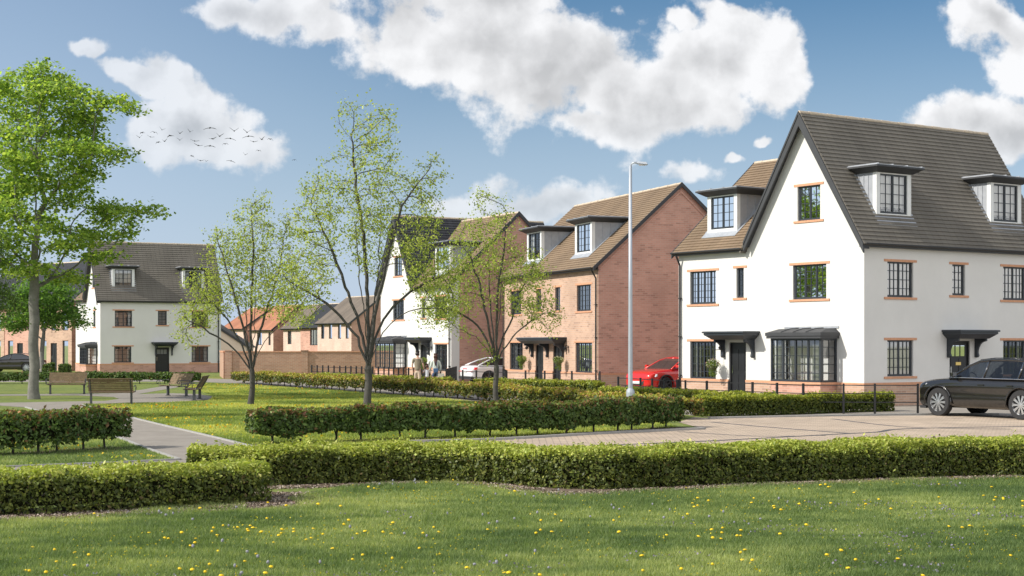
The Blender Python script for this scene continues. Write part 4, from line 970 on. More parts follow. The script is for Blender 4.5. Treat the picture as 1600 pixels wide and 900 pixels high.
# ------------------------------------------------------------------ trees (space colonisation)
def grow(attr, trunk, step=.22, di=2.2, dk=.42, up=.10, seed=0, maxn=5200, wob=.12, limbs=()):
    r = np.random.default_rng(seed); nodes = [np.array(p, float) for p in trunk]; par = [-1]+list(range(len(trunk)-1))
    for lim in limbs:                                   # scaffold limbs leave the trunk one above the other
        z0 = lim[0]; i0 = int(np.argmin([abs(p[2]-z0) for p in trunk])); pts = [trunk[i0]]+[tuple(q) for q in lim[1:]]
        pr = i0; sm_ = smooth_line([Vector(q) for q in pts], 8); last = Vector(sm_[0])
        for q in sm_[1:]:
            if (q-last).length >= step*.9:
                nodes.append(np.array(q)+r.normal(0, .018, 3)); par.append(pr); pr = len(nodes)-1; last = q
    A = attr.copy(); best = np.full(len(A), 1e9); bi = np.zeros(len(A), int); new = list(range(max(0, len(trunk)-5), len(trunk))) if not limbs else list(range(len(trunk)-1, len(nodes)))
    alive = np.ones(len(A), bool)
    for it in range(220):
        if len(new) == 0 or len(nodes) > maxn: break
        NP = np.array([nodes[i] for i in new]); D = np.linalg.norm(A[:, None]-NP[None], axis=2); k = D.argmin(1); d = D[np.arange(len(A)), k]
        m = d < best; best[m] = d[m]; bi[m] = np.array(new)[k[m]]
        alive &= best > dk
        act = alive & (best < (di if it > 14 else 9))
        if not act.any(): break
        new = []
        for i in np.unique(bi[act]):
            sel = act & (bi == i); v = A[sel]-nodes[i]; v /= np.linalg.norm(v, axis=1, keepdims=True); g = v.mean(0)
            if par[i] >= 0: t = nodes[i]-nodes[par[i]]; g = g/(np.linalg.norm(g)+1e-6)+.55*t/(np.linalg.norm(t)+1e-6)
            g = g+r.normal(0, wob, 3)+np.array([0, 0, up]); g /= np.linalg.norm(g)+1e-9
            q = nodes[i]+g*step
            nodes.append(q); par.append(i); new.append(len(nodes)-1)
            # stalled growth: drop attractors that keep pulling without progress
            if np.linalg.norm(q-nodes[par[i]] if par[i] >= 0 else 1) < 1e-3: alive[sel] = False
        # de-duplicate stuck nodes
        if it % 6 == 5: 
            cnt = np.bincount(np.array(par[1:]), minlength=len(nodes)); stuck = np.where(cnt > 4)[0]
            for sidx in stuck: alive &= ~(bi == sidx)
    return np.array(nodes), np.array(par)
def limb_mesh(nodes, par, r_tip, r_base, expo=2.4, n=6, flare=1.35, ntrunk=5):
    N = len(nodes); rad = np.zeros(N); ch = [[] for _ in range(N)]
    for i in range(1, N): ch[par[i]].append(i)
    w = np.zeros(N)
    for i in range(N-1, -1, -1): w[i] = 1 if not ch[i] else sum(w[c] for c in ch[i])
    ex = math.log(r_base/r_tip)/math.log(max(w[0], 2)); rad = r_tip*w**ex
    for i in range(ntrunk): rad[i] *= 1+(flare-1)*(1-i/ntrunk)**2
    mb_v = []; mb_f = []; ring = {}
    dirs = np.zeros((N, 3))
    for i in range(N):
        t = (nodes[i]-nodes[par[i]]) if par[i] >= 0 else (nodes[1]-nodes[0])
        if ch[i]: c = max(ch[i], key=lambda k: w[k]); t = t/np.linalg.norm(t)+(nodes[c]-nodes[i])/(np.linalg.norm(nodes[c]-nodes[i])+1e-9)
        dirs[i] = t/(np.linalg.norm(t)+1e-9)
    def mkring(i, rr, kk):
        d = dirs[i]; a = np.cross(d, [0, 1, .013]); a /= np.linalg.norm(a)+1e-9; b = np.cross(d, a); st = len(mb_v)
        for k in range(kk): t = 2*math.pi*k/kk; mb_v.append(tuple(nodes[i]+(a*math.cos(t)+b*math.sin(t))*rr))
        return st
    for i in range(N):
        if not ch[i]: continue
        big = max(ch[i], key=lambda k: w[k])
        for c in ch[i]:
            kk = 10 if rad[c] > .06 else (6 if rad[c] > .02 else 4)
            a = mkring(i, rad[i] if c == big else min(rad[i], rad[c]*1.25), kk); b = mkring(c, rad[c], kk)
            for k in range(kk): mb_f.append((a+k, a+(k+1) % kk, b+(k+1) % kk, b+k))
    return mb_v, mb_f, rad, ch, w
def tree(label, base, attr, trunk_h, r_base, leafn, leaf, pal, seed, mat=None, bark=None, step=.22, di=2.2, dk=.45, up=.1, lean=0.0, spread=.16, flat=1.0, r_tip=.007, twigs=True, group=None, wmax=3, droop=0.0, maxn=5200, name='tree', cat='tree', aspect=.65, wob=.12, limbs=()):
    r = np.random.default_rng(seed); root = empty(name, (base[0], base[1], 0), 0, label, cat, group)
    nt_ = int(trunk_h/step)+1; trunk = [(lean*k*step+.02*math.sin(k*.9+seed), .02*math.cos(k*.7+seed), k*step-.05) for k in range(nt_)]
    nodes, par = grow(attr, trunk, step, di, dk, up, seed, maxn, wob, limbs)
    vs, fs, rad, ch, w = limb_mesh(nodes, par, r_tip, r_base, n=6, ntrunk=4)
    me = bpy.data.meshes.new('trunk'); me.from_pydata(vs, [], fs); link_mesh('trunk', me, bark or M_bark, root, True)
    tips = np.where((w <= wmax) & (np.arange(len(nodes)) > nt_+3))[0]
    # short twigs at the outer nodes
    tw = []; lc = []
    k = r.choice(tips, leafn//3+1); 
    dirv = nodes[k]-nodes[par[k]]; dirv /= np.linalg.norm(dirv, axis=1, keepdims=True)+1e-9
    off_ = r.normal(0, 1, (len(k), 3))*np.array([1, 1, flat])*spread+dirv*spread*.6; off_[:, 2] -= droop
    cc = nodes[k]+off_
    tri = []
    sel = r.random(len(k)) < (.8 if twigs else .3)
    a = nodes[k][sel]; b = cc[sel]; t = r.normal(size=a.shape); t -= 0; t /= np.linalg.norm(t, axis=1, keepdims=True); wd = r_tip*.55
    tq = np.stack([a-t*wd, a+t*wd, b], 1).reshape(-1, 3); np_mesh('twigs', tq, 3, bark or M_bark, root)
    c = np.repeat(cc, 3, 0)+r.normal(0, leaf*.75, (len(cc)*3, 3))*np.array([1, 1, max(flat, .5)])
    nn = np.zeros((len(c), 3)); nn[:, 2] = .9 if flat < 1 else .25
    v = leaf_quads(c, leaf*r.uniform(.6, 1.25, len(c)), nn, 1.0 if flat >= 1 else .55, aspect, r)
    col = palette(len(c), *pal, r)
    np_mesh('crown', v, 4, mat or M_leaf_tree, root, np.repeat(col, 4, 0))
    return root
def blob(r, n, c, rad, shell=.0):
    d = r.normal(size=(n, 3)); d /= np.linalg.norm(d, axis=1, keepdims=True); q = r.random(n)**(1/3); 
    if shell: q = shell+(1-shell)*q
    return np.array(c)+d*q[:, None]*np.array(rad)
def blobs(seed, items):
    r = np.random.default_rng(seed); return np.concatenate([blob(r, n, c, rad) for n, c, rad in items])
SPR = ([(.38, .44, .11), (.46, .52, .13), (.27, .33, .08), (.56, .60, .22)], [4, 4, 3, 2])
LC = [[1.5, (-.35, -.1, 2.35), (-1.06, -.2, 3.2), (-1.9, -.35, 3.8), (-2.6, -.4, 4.2)], [1.6, (-.25, .2, 2.7), (-.62, .35, 3.6), (-1.18, .5, 5.1), (-1.85, .5, 6.5)],
      [1.75, (-.02, .05, 3.2), (-.1, 0, 5.1), (-.35, -.05, 6.85), (-.5, -.05, 8.8)], [1.7, (.25, -.15, 3.0), (.5, -.3, 4.2), (.75, -.4, 5.3), (1.1, -.45, 6.4), (1.8, -.5, 7.4)],
      [1.55, (.3, .15, 2.5), (.62, .3, 3.15), (1.3, .45, 3.8), (2.5, .5, 4.4)], [1.45, (.4, -.3, 2.3), (.9, -.55, 2.9), (1.7, -.8, 3.3)], [1.65, (-.05, -.35, 2.8), (-.2, -.8, 4.2), (-.3, -1.0, 5.8)], [1.7, (.1, .4, 3.0), (.25, .8, 4.5), (.35, .95, 6.5)]]
def scal(L, k, mx=1, dz=0): return [[l[0]*k+dz]+[(q[0]*k*mx, q[1]*k, q[2]*k+dz) for q in l[1:]] for l in L]
LB = [[1.35, (-.35, .1, 2.1), (-.85, .2, 3.0), (-1.6, .2, 3.8)], [1.4, (0, 0, 2.8), (.05, 0, 4.35), (.1, 0, 5.7), (-.05, 0, 7.1)], [1.3, (.35, -.1, 2.0), (.85, -.2, 2.6), (1.5, -.2, 3.1)],
      [1.45, (.3, .2, 2.6), (.8, .35, 4.2), (1.1, .4, 5.6)], [1.45, (-.25, -.2, 2.7), (-.7, -.4, 4.5), (-1.15, -.4, 5.9)], [1.35, (-.2, .4, 2.4), (-.3, .8, 3.8)], [1.35, (.2, -.5, 2.4), (.3, -.9, 3.9)], [1.3, (-.5, -.1, 1.9), (-1.3, -.2, 2.5), (-2.2, -.2, 3.0)]]
# tall vase shaped tree, middle
bC = P(575, 48.5)
tree('tallest young vase shaped tree with sparse fresh leaves, right of the garden wall', bC, blobs(3, [
    (420, (0, 0, 6.9), (.95, 1.0, 3.0)), (260, (-1.6, .3, 5.9), (.75, .9, 1.7)), (230, (-2.0, -.3, 4.1), (.95, .9, .8)), (90, (-2.2, 0, 3.1), (.7, .7, .4)), (250, (1.5, -.2, 5.8), (.7, .9, 1.6)), (230, (2.05, .2, 4.2), (.85, .9, .9)), (90, (2.4, 0, 3.2), (.6, .7, .4)),
    (60, (1.9, .2, 7.0), (.6, .6, 1.0)), (60, (-1.3, 0, 7.1), (.6, .6, .8)), (40, (.45, 0, 8.9), (.4, .4, .8)), (40, (-.7, 0, 9.2), (.3, .3, .7))]),
    1.45, .115, 15000, .086, SPR, 3, up=.08, dk=.28, di=1.9, step=.2, maxn=7600, r_tip=.0062, spread=.13, limbs=LC, group='young park trees in spring leaf')
bB = P(392, 54.8)
tree('slender young tree on the lawn in front of the garden wall, leafy to the left', bB, blobs(5, [
    (300, (0, 0, 4.9), (1.0, 1.0, 2.3)), (170, (-1.5, .2, 3.8), (.9, .9, 1.1)), (90, (-2.1, 0, 2.9), (.6, .7, .8)), (170, (1.1, 0, 4.2), (.9, .9, 1.4)), (40, (.3, 0, 7.0), (.4, .4, .6)), (60, (-1.2, 0, 5.4), (.5, .5, .9)), (60, (1.2, .1, 5.9), (.5, .5, .8))]),
    1.35, .095, 11500, .086, SPR, 5, limbs=LB, up=.10, dk=.31, di=1.7, step=.2, lean=.05, maxn=5000, group='young park trees in spring leaf')
bD = P(775, 51.5)
tree('young spreading tree in front of the brick drive and the silver car', bD, blobs(8, [
    (280, (0, 0, 4.8), (.9, .9, 2.3)), (190, (-1.35, .2, 4.1), (.9, .9, 1.4)), (120, (-1.9, 0, 3.2), (.7, .7, .7)), (140, (1.05, 0, 4.0), (.8, .9, 1.3)), (60, (1.55, 0, 3.1), (.5, .6, .8)), (30, (-.4, 0, 6.9), (.3, .3, .5)), (50, (-.9, .1, 5.8), (.5, .5, .7))]),
    1.45, .085, 9800, .083, ([(.36, .43, .11), (.42, .49, .12), (.27, .34, .09), (.52, .56, .18)], [4, 4, 3, 1.5]), 8, limbs=scal(LC, .73, -1, .25), up=.10, dk=.32, di=1.7, step=.2, maxn=5000, group='young park trees in spring leaf')
# big maple at the left
bA = P(53, 60)
MAP = ([(.26, .38, .08), (.36, .48, .10), (.15, .24, .05), (.50, .60, .15)], [4, 4, 3, 2])
def tiers(seed):
    "flat boughs at many heights, with air between them"
    r = np.random.default_rng(seed); out = []
    for h in np.arange(4.8, 12.8, .78):
        wdt = np.interp(h, [4.8, 5.8, 7.5, 8.4, 9.3, 10.4, 11.6, 12.7], [2.4, 3.5, 4.7, 3.2, 4.0, 2.7, 3.5, 1.2]); k = 5 if h < 11.9 else 3; a0 = r.uniform(0, 6)
        for j_ in range(k):
            a = a0+j_*2*math.pi/k+r.uniform(-.35, .35); L_ = wdt*r.uniform(.5, 1.1)
            out.append(blob(r, 24, (math.cos(a)*L_*.72, math.sin(a)*L_*.72, h+r.uniform(-.25, .35)), (L_*.32, L_*.30, .2)))
    for c_, rr_ in (((3.3, -.3, 11.4), (.75, .6, .25)), ((3.2, -.2, 9.4), (.8, .6, .25)), ((4.3, -.4, 7.3), (.8, .6, .25)), ((2.6, -.4, 5.4), (.8, .6, .2))): out.append(blob(r, 30, c_, rr_))
    out.append(blob(r, 60, (0, 0, 8.5), (1.0, 1.0, 3.6))); out.append(blob(r, 25, (.3, 0, 12.5), (.7, .7, .5)))
    return np.concatenate(out)
tree('big broad leafy maple with thick grey trunk at the left edge by the benches', bA, tiers(9),
    3.6, .20, 36000, .16, MAP, 9, bark=M_barkbig, up=.06, dk=.5, di=1.9, step=.24, spread=.33, flat=.34, r_tip=.009, twigs=False, maxn=6500, aspect=.8, wmax=4)
# smaller maple further back
tree('smaller green maple behind the big one, near the parked black saloon', P(66, 97), blobs(13, [(260, (0, 0, 4.6), (2.2, 2.2, 1.7)), (60, (1.6, 0, 3.4), (1.1, 1.2, .6)), (60, (-1.4, 0, 3.2), (1.2, 1.2, .6))]),
    2.0, .14, 9000, .20, ([(.14, .26, .06), (.20, .33, .07), (.09, .17, .04)], [4, 3, 3]), 13, bark=M_barkbig, di=2.2, dk=.6, step=.3, spread=.34, flat=.4, twigs=False, maxn=1800, aspect=.8, wmax=4)
# light feathery tree whose branches come in from the left edge
tree('feathery small leaved tree reaching in from the left edge in front of the maple', (-17.3, 44.5), blobs(17, [(260, (0, 0, 4.4), (2.1, 1.6, 1.7)), (160, (1.6, 0, 4.2), (1.3, 1.1, 1.5)), (60, (2.2, 0, 3.3), (.9, .8, .5))]),
    1.7, .10, 15000, .085, ([(.10, .16, .04), (.14, .21, .05), (.07, .12, .03)], [4, 4, 3]), 17, up=.05, dk=.36, di=1.7, step=.2, maxn=3800)
# ------------------------------------------------------------------ grass blades, flowers, mulch
M_grass = leaf_mat('grass_blade', .45, rough=.6)
def poly_y(pts, x):
    xs = np.array([p[0] for p in pts]); ys = np.array([p[1] for p in pts]); o = np.argsort(xs); return np.interp(x, xs[o], ys[o])
FL = [(-13, 17.6), G(0, 814), G(200, 803), G(404, 789), G(408, 764), G(543, 759), G(690, 752), G(752, 755), G(850, 771), G(905, 774), G(1000, 768), G(1160, 759), G(1380, 751), G(1600, 745), (14, 25.5)]
def lawn_y(x): return poly_y(FL, x)
def snoise(x, y, seed, sc):
    r = np.random.default_rng(seed); t = r.random((64, 64)); fx, fy = x/sc+500, y/sc+500; i, j = np.floor(fx).astype(int), np.floor(fy).astype(int); u_, v_ = fx-i, fy-j
    u_ = u_*u_*(3-2*u_); v_ = v_*v_*(3-2*v_); i %= 64; j %= 64; i1, j1 = (i+1) % 64, (j+1) % 64
    return (t[i, j]*(1-u_)+t[i1, j]*u_)*(1-v_)+(t[i, j1]*(1-u_)+t[i1, j1]*u_)*v_
def grass(name, n, region, hgt, wid, seed, label=None, tone=(1, 1, 1)):
    r = np.random.default_rng(seed); x, y = region(r, n); n = len(x)
    tn = .6*snoise(x, y, seed, .9)+.4*snoise(x, y, seed+1, .25)
    h = hgt*r.uniform(.5, 1.2, n)*(.45+1.1*tn); a = r.uniform(0, 2*math.pi, n); w = wid*r.uniform(.7, 1.3, n)
    dx, dy = np.cos(a)*w/2, np.sin(a)*w/2; lx, ly = r.normal(0, .45, n)*h, r.normal(0, .45, n)*h
    v = np.stack([np.stack([x-dx, y-dy, 0*x], 1), np.stack([x+dx, y+dy, 0*x], 1), np.stack([x+lx, y+ly, h], 1)], 1).reshape(-1, 3)
    m = .9*snoise(x, y, seed+2, 1.9)+.6*snoise(x, y*2.2, seed+3, .45)-.25
    c0, c1, c2 = np.array((.10, .16, .055)), np.array((.21, .28, .095)), np.array((.43, .47, .18))
    t = np.clip(m+r.normal(0, .16, n), 0, 1)[:, None]; c = np.where(t < .5, c0+(c1-c0)*t*2, c1+(c2-c1)*(t-.5)*2)
    c = np.concatenate([c*np.array(tone)*(1+r.uniform(-.15, .15, (n, 1))), np.ones((n, 1))], 1)
    o = np_mesh(name, v, 3, M_grass, None, np.repeat(c, 3, 0)); tag(o, label or 'short green lawn grass', 'grass', kind='stuff'); return o
TRI_M = [G(385, 796), G(440, 794), G(466, 789), G(425, 768), G(385, 766)]
def inpoly(x, y, P_):
    ins = np.zeros(len(x), bool); j = len(P_)-1
    for i in range(len(P_)):
        xi, yi = P_[i]; xj, yj = P_[j]; c = ((yi > y) != (yj > y)) & (x < (xj-xi)*(y-yi)/(yj-yi+1e-12)+xi); ins ^= c; j = i
    return ins
def reg_front(r, n):
    y = r.uniform(13.2, 26, n*2); y = 13.2+(y-13.2)**1.0; x = r.uniform(-.36, .36, n*2)*y; k = (y < lawn_y(x)) & (r.random(n*2) < (14/y)**1.2) & ~inpoly(x, y, TRI_M); return x[k][:n], y[k][:n]
grass('front_grass', 420000, reg_front, .050, .010, 41, 'short green grass of the front lawn')
def inpoly(x, y, P_):
    ins = np.zeros(len(x), bool); j = len(P_)-1
    for i in range(len(P_)):
        xi, yi = P_[i]; xj, yj = P_[j]; c = ((yi > y) != (yj > y)) & (x < (xj-xi)*(y-yi)/(yj-yi+1e-12)+xi); ins ^= c; j = i
    return ins
PK = [G(128, 632), G(231, 659), G(340, 685), G(385, 696), G(520, 696), G(760, 686), G(1060, 668), P(1010, 46.5), P(830, 52.5), P(700, 60), P(480, 74.5), P(330, 84), G(285, 603), G(335, 619), G(325, 626), G(200, 631)]
def reg_park(r, n):
    y = r.uniform(30, 88, n*4); x = r.uniform(-.37, .14, n*4)*y; k = inpoly(x, y, PK); return x[k][:n], y[k][:n]
grass('park_grass', 160000, reg_park, .055, .022, 44, 'short lawn grass around the young trees', (1.5, 1.35, .9))
TRI = [(-30, 26.6), G(0, 729.5), G(180, 722.5), G(276, 718), G(222, 700), G(150, 673), G(89, 653), G(40, 638), (-30, G(0, 636)[1])]
def reg_tri(r, n):
    y = r.uniform(26, 50, n*3); x = r.uniform(-.37, -.2, n*3)*y; k = inpoly(x, y, TRI); return x[k][:n], y[k][:n]
grass('verge_grass', 50000, reg_tri, .05, .016, 47, 'short lawn grass left of the diagonal path')
# bark mulch along the hedges
def mulch(label, pts, w, n, seed):
    r = np.random.default_rng(seed); L = np.array([tuple(p) for p in smooth_line(pts, 6)]); seg = np.linalg.norm(np.diff(L, axis=0), axis=1); i = r.choice(len(seg), n, p=seg/seg.sum()); t = r.random(n)[:, None]
    p = L[i]*(1-t)+L[i+1]*t; d = (L[i+1]-L[i])/seg[i][:, None]; nx = np.stack([-d[:, 1], d[:, 0]], 1); o = r.normal(0, w*.36, n)[:, None]; p = p+nx*o
    c = np.concatenate([p, r.uniform(.004, .022, n)[:, None]], 1); nn = np.zeros((n, 3)); nn[:, 2] = 1.4
    v = leaf_quads(c, r.uniform(.02, .055, n), nn, .6, .6, r); col = palette(n, [(.30, .24, .19), (.20, .15, .11), (.42, .36, .30), (.12, .085, .06)], [3, 3, 1.5, 2], r)
    o_ = np_mesh('mulch', v, 4, M_chip, None, np.repeat(col, 4, 0)); tag(o_, label, 'bark mulch', kind='stuff')
M_chip = leaf_mat('bark_chip', .02, rough=.9)
strip('mulch_bed', [(-13, 18.3), G(0, 806), G(200, 797), G(400, 786)], 1.35, 0, .006, M_mulch)
sheet('mulch_bed_corner', [G(380, 796), G(440, 794), G(466, 789), G(425, 768), G(385, 766)], .007, M_mulch)
strip('mulch_bed_long', smooth_line(offs([G(406, 761), G(543, 757), G(690, 750), G(752, 753), G(850, 768), G(905, 771), G(1000, 765), G(1160, 757), G(1380, 749), G(1600, 743.5), (14, 26.2)], .45)), 1.2, 0, .005, M_mulch)
mulch('pale bark chips under the near left hedge', [(-10, 18.0), G(0, 811), G(200, 800), G(395, 788)], .5, 12000, 51)
mulch('pale bark chips in the corner at the hedge end', [G(395, 790), G(432, 785), G(425, 771)], 1.1, 5000, 52)
mulch('pale bark chips along the long hedge foot', [G(406, 763), G(543, 759), G(690, 752), G(752, 755), G(850, 770), G(905, 773), G(1000, 767), G(1160, 759), G(1380, 751), G(1600, 745)], .35, 16000, 53)
strip('mulch_bed_beech', off([(-16, 27.8), G(0, 713), G(100, 707), G(206, 700)], .32), .75, 0, .007, M_mulch)
strip('mulch_bed_beech_long', smooth_line(off([G(400, 696), G(520, 692), G(700, 686), G(860, 681), G(1000, 674), G(1072, 668)], .30)), .8, 0, .007, M_mulch)
# flowers
M_yel = pbsdf('dandelion_yellow', (.80, .55, .01), .7); M_stem = pbsdf('flower_stem', (.10, .16, .03), .7); M_seed = pbsdf('seed_head_grey', (.26, .26, .29), .9); M_mauve = pbsdf('clover_mauve', (.22, .18, .30), .9)
def flower_mesh(kind):
    m = MB()
    if kind == 'y':
        m.mi = 1; m.tube([(0, 0, -.01), (.004, 0, .045)], .003, 4); m.mi = 0
        m.lathe([(0, .044), (.017, .048), (.027, .056), (.020, .066), (.0, .070)], n=9)
        for k in range(12): a = k*math.pi/6; m.poly([(.012*math.cos(a-.2), .012*math.sin(a-.2), .056), (.036*math.cos(a), .036*math.sin(a), .060), (.012*math.cos(a+.2), .012*math.sin(a+.2), .058)])
    else:
        m.mi = 1; m.tube([(0, 0, -.01), (0, .004, .075)], .0025, 4); m.mi = 0
        m.lathe([(0, .068), (.014, .073), (.020, .086), (.014, .099), (0, .104)], n=8)
    return m
fy = flower_mesh('y').build('dandelion', [M_yel, M_stem]); fs_ = flower_mesh('s').build('seed_head', [M_seed, M_stem])
protoY, protoS = fy.data, fs_.data
bpy.data.objects.remove(fy); bpy.data.objects.remove(fs_)
r = np.random.default_rng(61)
def scatter(name, me, n, label, cat, group, cx, seed):
    r = np.random.default_rng(seed); cl = [(r.uniform(-.33, .33), r.uniform(14.2, 24)) for _ in range(cx)]; k = 0; tries = 0
    while k < n and tries < 20000:
        tries += 1
        if r.random() < .8: c = cl[r.integers(len(cl))]; y = c[1]+r.normal(0, .35); x = c[0]*c[1]+r.normal(0, .35)
        else: y = r.uniform(14, 24); x = r.uniform(-.33, .33)*y
        if y > lawn_y(np.array([x]))[0]-.12 or y < 13.9 or abs(x) > .335*y: continue
        o = bpy.data.objects.new(name, me); COL.objects.link(o); s = r.uniform(.55, .9); o.location = (x, y, 0); o.scale = (s, s, r.uniform(.7, 1.15)); o.rotation_euler = (r.uniform(-.25, .25), r.uniform(-.25, .25), r.uniform(0, 6)); tag(o, label, cat, group); k += 1
scatter('dandelion', protoY, 155, 'yellow dandelion flower in the front lawn grass', 'dandelion', 'dandelions in the front lawn', 52, 67)
scatter('seed_head', protoS, 60, 'round grey seed head in the front lawn grass', 'seed head', 'seed heads in the front lawn', 22, 63)
def stuff_flowers(label, n, region, col, size, seed, ncl, spread=.5, name='small_flowers'):
    r = np.random.default_rng(seed); X, Y = region(r, ncl); k = r.integers(0, len(X), n); x = X[k]+r.normal(0, spread*1.6, n); y = Y[k]+r.normal(0, spread, n)
    return x, y
def flower_stuff(label, n, region, cols, size, seed, ncl, spread, ok, z=.045):
    r = np.random.default_rng(seed); X, Y = region(r, ncl); k = r.integers(0, len(X), n); x = X[k]+r.normal(0, spread*1.6, n); y = Y[k]+r.normal(0, spread, n); m = ok(x, y); x, y = x[m], y[m]; n = len(x)
    c = np.stack([x, y, r.uniform(z*.6, z*1.4, n)], 1); nn = np.zeros((n, 3)); nn[:, 2] = 1; v = leaf_quads(c, size*r.uniform(.7, 1.3, n), nn, .7, 1.0, r)
    o = np_mesh('small_flowers', v, 4, M_grass, None, np.repeat(palette(n, cols, [1]*len(cols), r), 4, 0)); tag(o, label, 'flowers', kind='stuff')
okf = lambda x, y: y < lawn_y(x)-.1
flower_stuff('tiny yellow flecks scattered in the front lawn', 2600, reg_front, [(.66, .54, .03), (.5, .42, .05)], .022, 71, 60, .45, okf, .035)
flower_stuff('mauve clover patches in the front lawn', 1400, reg_front, [(.24, .20, .33), (.32, .29, .38)], .024, 72, 26, .22, okf, .04)
flower_stuff('yellow flowers dotted over the park lawn', 1700, reg_park, [(.75, .52, .02), (.6, .45, .03), (.65, .3, .03)], .060, 73, 60, .8, lambda x, y: inpoly(x, y, PK), .05)
flower_stuff('yellow flowers along the beech hedge left of the path', 420, reg_tri, [(.78, .55, .02), (.7, .45, .03)], .045, 74, 14, .30, lambda x, y: inpoly(x, y, TRI), .05)
# ------------------------------------------------------------------ railings
def railing(label, pts, h=.92, gap=1.35, rails=(.88, .62, .36), post=.030, name='railing', fence=True):
    m0 = pts[0]; root = empty(name, (m0[0], m0[1], 0), 0, label, 'railing', 'black estate railings')
    P3 = [Vector((p[0]-m0[0], p[1]-m0[1], 0)) for p in pts]
    for a, b in zip(P3[:-1], P3[1:]):
        L = (b-a).length; n = max(1, round(L/gap)); d = (b-a).normalized(); nx = Vector((-d.y, d.x, 0))
        for i in range(n+1 if b == P3[-1] else n):
            p = a.lerp(b, i/n); m = MB(); q = post
            m.hexa([p-d*q-nx*q, p+d*q-nx*q, p+d*q+nx*q, p-d*q+nx*q], [p-d*q-nx*q+Vector((0, 0, h)), p+d*q-nx*q+Vector((0, 0, h)), p+d*q+nx*q+Vector((0, 0, h)), p-d*q+nx*q+Vector((0, 0, h))])
            m.build('post', M_blackmatte, root)
        for z in rails:
            m = MB(); t = .014; m.hexa([a+Vector((0, 0, z-t))-nx*.006, b+Vector((0, 0, z-t))-nx*.006, b+Vector((0, 0, z-t))+nx*.006, a+Vector((0, 0, z-t))+nx*.006], [a+Vector((0, 0, z+t))-nx*.006, b+Vector((0, 0, z+t))-nx*.006, b+Vector((0, 0, z+t))+nx*.006, a+Vector((0, 0, z+t))+nx*.006])
            m.build('rail', M_blackmatte, root)
    return root
railing('black railing from the clipped hedge corner to the parked black car', [P(1255, 47.6), P(1318, 47.4), P(1367, 47.3), P(1434, 47.2)], .93, 5)
railing('black railing climbing beside the bright hedge before the near white house', [P(1255, 47.6), P(1214, 48.4), P(1139, 50.2), P(1071, 51.9), P(1061, 53), P(1062, 58)], .93, .95)
railing('black railing across the drive with the red car', [P(1058, 52.6), P(1019, 54.5), P(966, 57.5)], .93, 1.25)
railing('black railing in front of the brick pair of homes', [P(937, 64.5), P(851, 66), P(792, 67.5), P(786, 72)], 1.0, 1.3)
railing('black railing across the drive with the silver car', [P(790, 68), P(766, 69), P(723, 71)], .95, 1.3)
railing('black railing from the garden wall past the middle white house', [P(487, 85), P(540, 82), P(600, 78.5), P(697, 72), P(704, 75), P(713, 80)], .98, .62)
# ------------------------------------------------------------------ street lamp
M_galv = pbsdf('galvanised_steel', (.42, .45, .49), .45, metal=.5, var=(3, .06))
lp = P(985, 41.7); root = empty('street_lamp', (lp[0], lp[1], 0), 0, 'tall galvanised street lamp behind the dark beech hedge', 'street lamp')
m = MB(); m.lathe([(.115, 0), (.115, .84), (.105, .90), (.062, .95)], n=14); m.build('lamp_base', M_galv, root, smooth=False)
m = MB(); m.lathe([(.064, .94), (.055, 3.5), (.042, 6.95), (.0, 6.96)], n=14); m.tube([(0, 0, 6.9), (.03, -.01, 7.0), (.10, -.03, 7.03), (.2, -.05, 7.02)], .026, 8); m.build('pole', M_galv, root, smooth=True)
m = MB(); m.hexa([(.16, -.14, 6.99), (.46, -.20, 6.95), (.46, -.02, 6.95), (.16, .04, 6.99)], [(.18, -.12, 7.05), (.42, -.17, 7.03), (.42, -.05, 7.03), (.18, .02, 7.05)]); m.build('lamp_head', M_galv, root, bevel=.01)
m = MB(); m.box(.22, .40, -.15, -.03, 6.945, 6.957); m.build('lamp_glass', pbsdf('lamp_diffuser', (.7, .7, .66), .3), root)
m = MB(); m.box(-.05, .05, -.122, -.112, .25, .7); m.build('access_door', M_galv, root)
# ------------------------------------------------------------------ benches
M_slat = pbsdf('bench_slat', (.19, .13, .072), .7, var=(7, .25)); M_iron = pbsdf('cast_iron', (.06, .065, .07), .5)
def bench(label, xy, ang):
    "faces local -y"
    root = empty('park_bench', (xy[0], xy[1], 0), ang, label, 'bench', 'benches round the path circle'); w = .78
    m = MB()
    for i in range(6): y = -.40+i*.085; m.box(-w, w, y, y+.072, .43-.012*i*.5, .455-.012*i*.5)
    m.build('seat', M_slat, root)
    m = MB()
    for i in range(7):
        z0 = .47+i*.062; y = .09+.055*i*.62+(.012 if i > 4 else 0); m.hexa([(-w, y, z0), (w, y, z0), (w, y+.022, z0), (-w, y+.022, z0)], [(-w, y+.012, z0+.054), (w, y+.012, z0+.054), (w, y+.034, z0+.054), (-w, y+.034, z0+.054)])
    m.box(-w-.02, w+.02, .34, .40, .90, .925)
    m.build('backrest', M_slat, root)
    for s in (-1, 1):
        x = s*(w-.08); m = MB(); m.box(x-.035, x+.035, -.03, .07, 0, .42); m.box(x-.04, x+.04, -.40, .10, .395, .418); m.box(x-.05, x+.05, -.08, .12, 0, .03)
        m.tube([(x, .05, .40), (x, .13, .50), (x, .28, .74), (x, .36, .92)], .022, 6); m.build('leg', M_iron, root)
        x = s*(w+.03); m = MB(); m.tube([(x, .18, .62), (x, .0, .66), (x, -.25, .66), (x, -.40, .64), (x, -.46, .58), (x, -.43, .52), (x, -.37, .53), (x, -.36, .58)], .016, 6); m.tube([(x, -.30, .65), (x, -.28, .43)], .014, 6)
        m.tube([(x, -.28, .43), (s*(w-.08), -.28, .41)], .014, 6); m.build('armrest', M_iron, root)
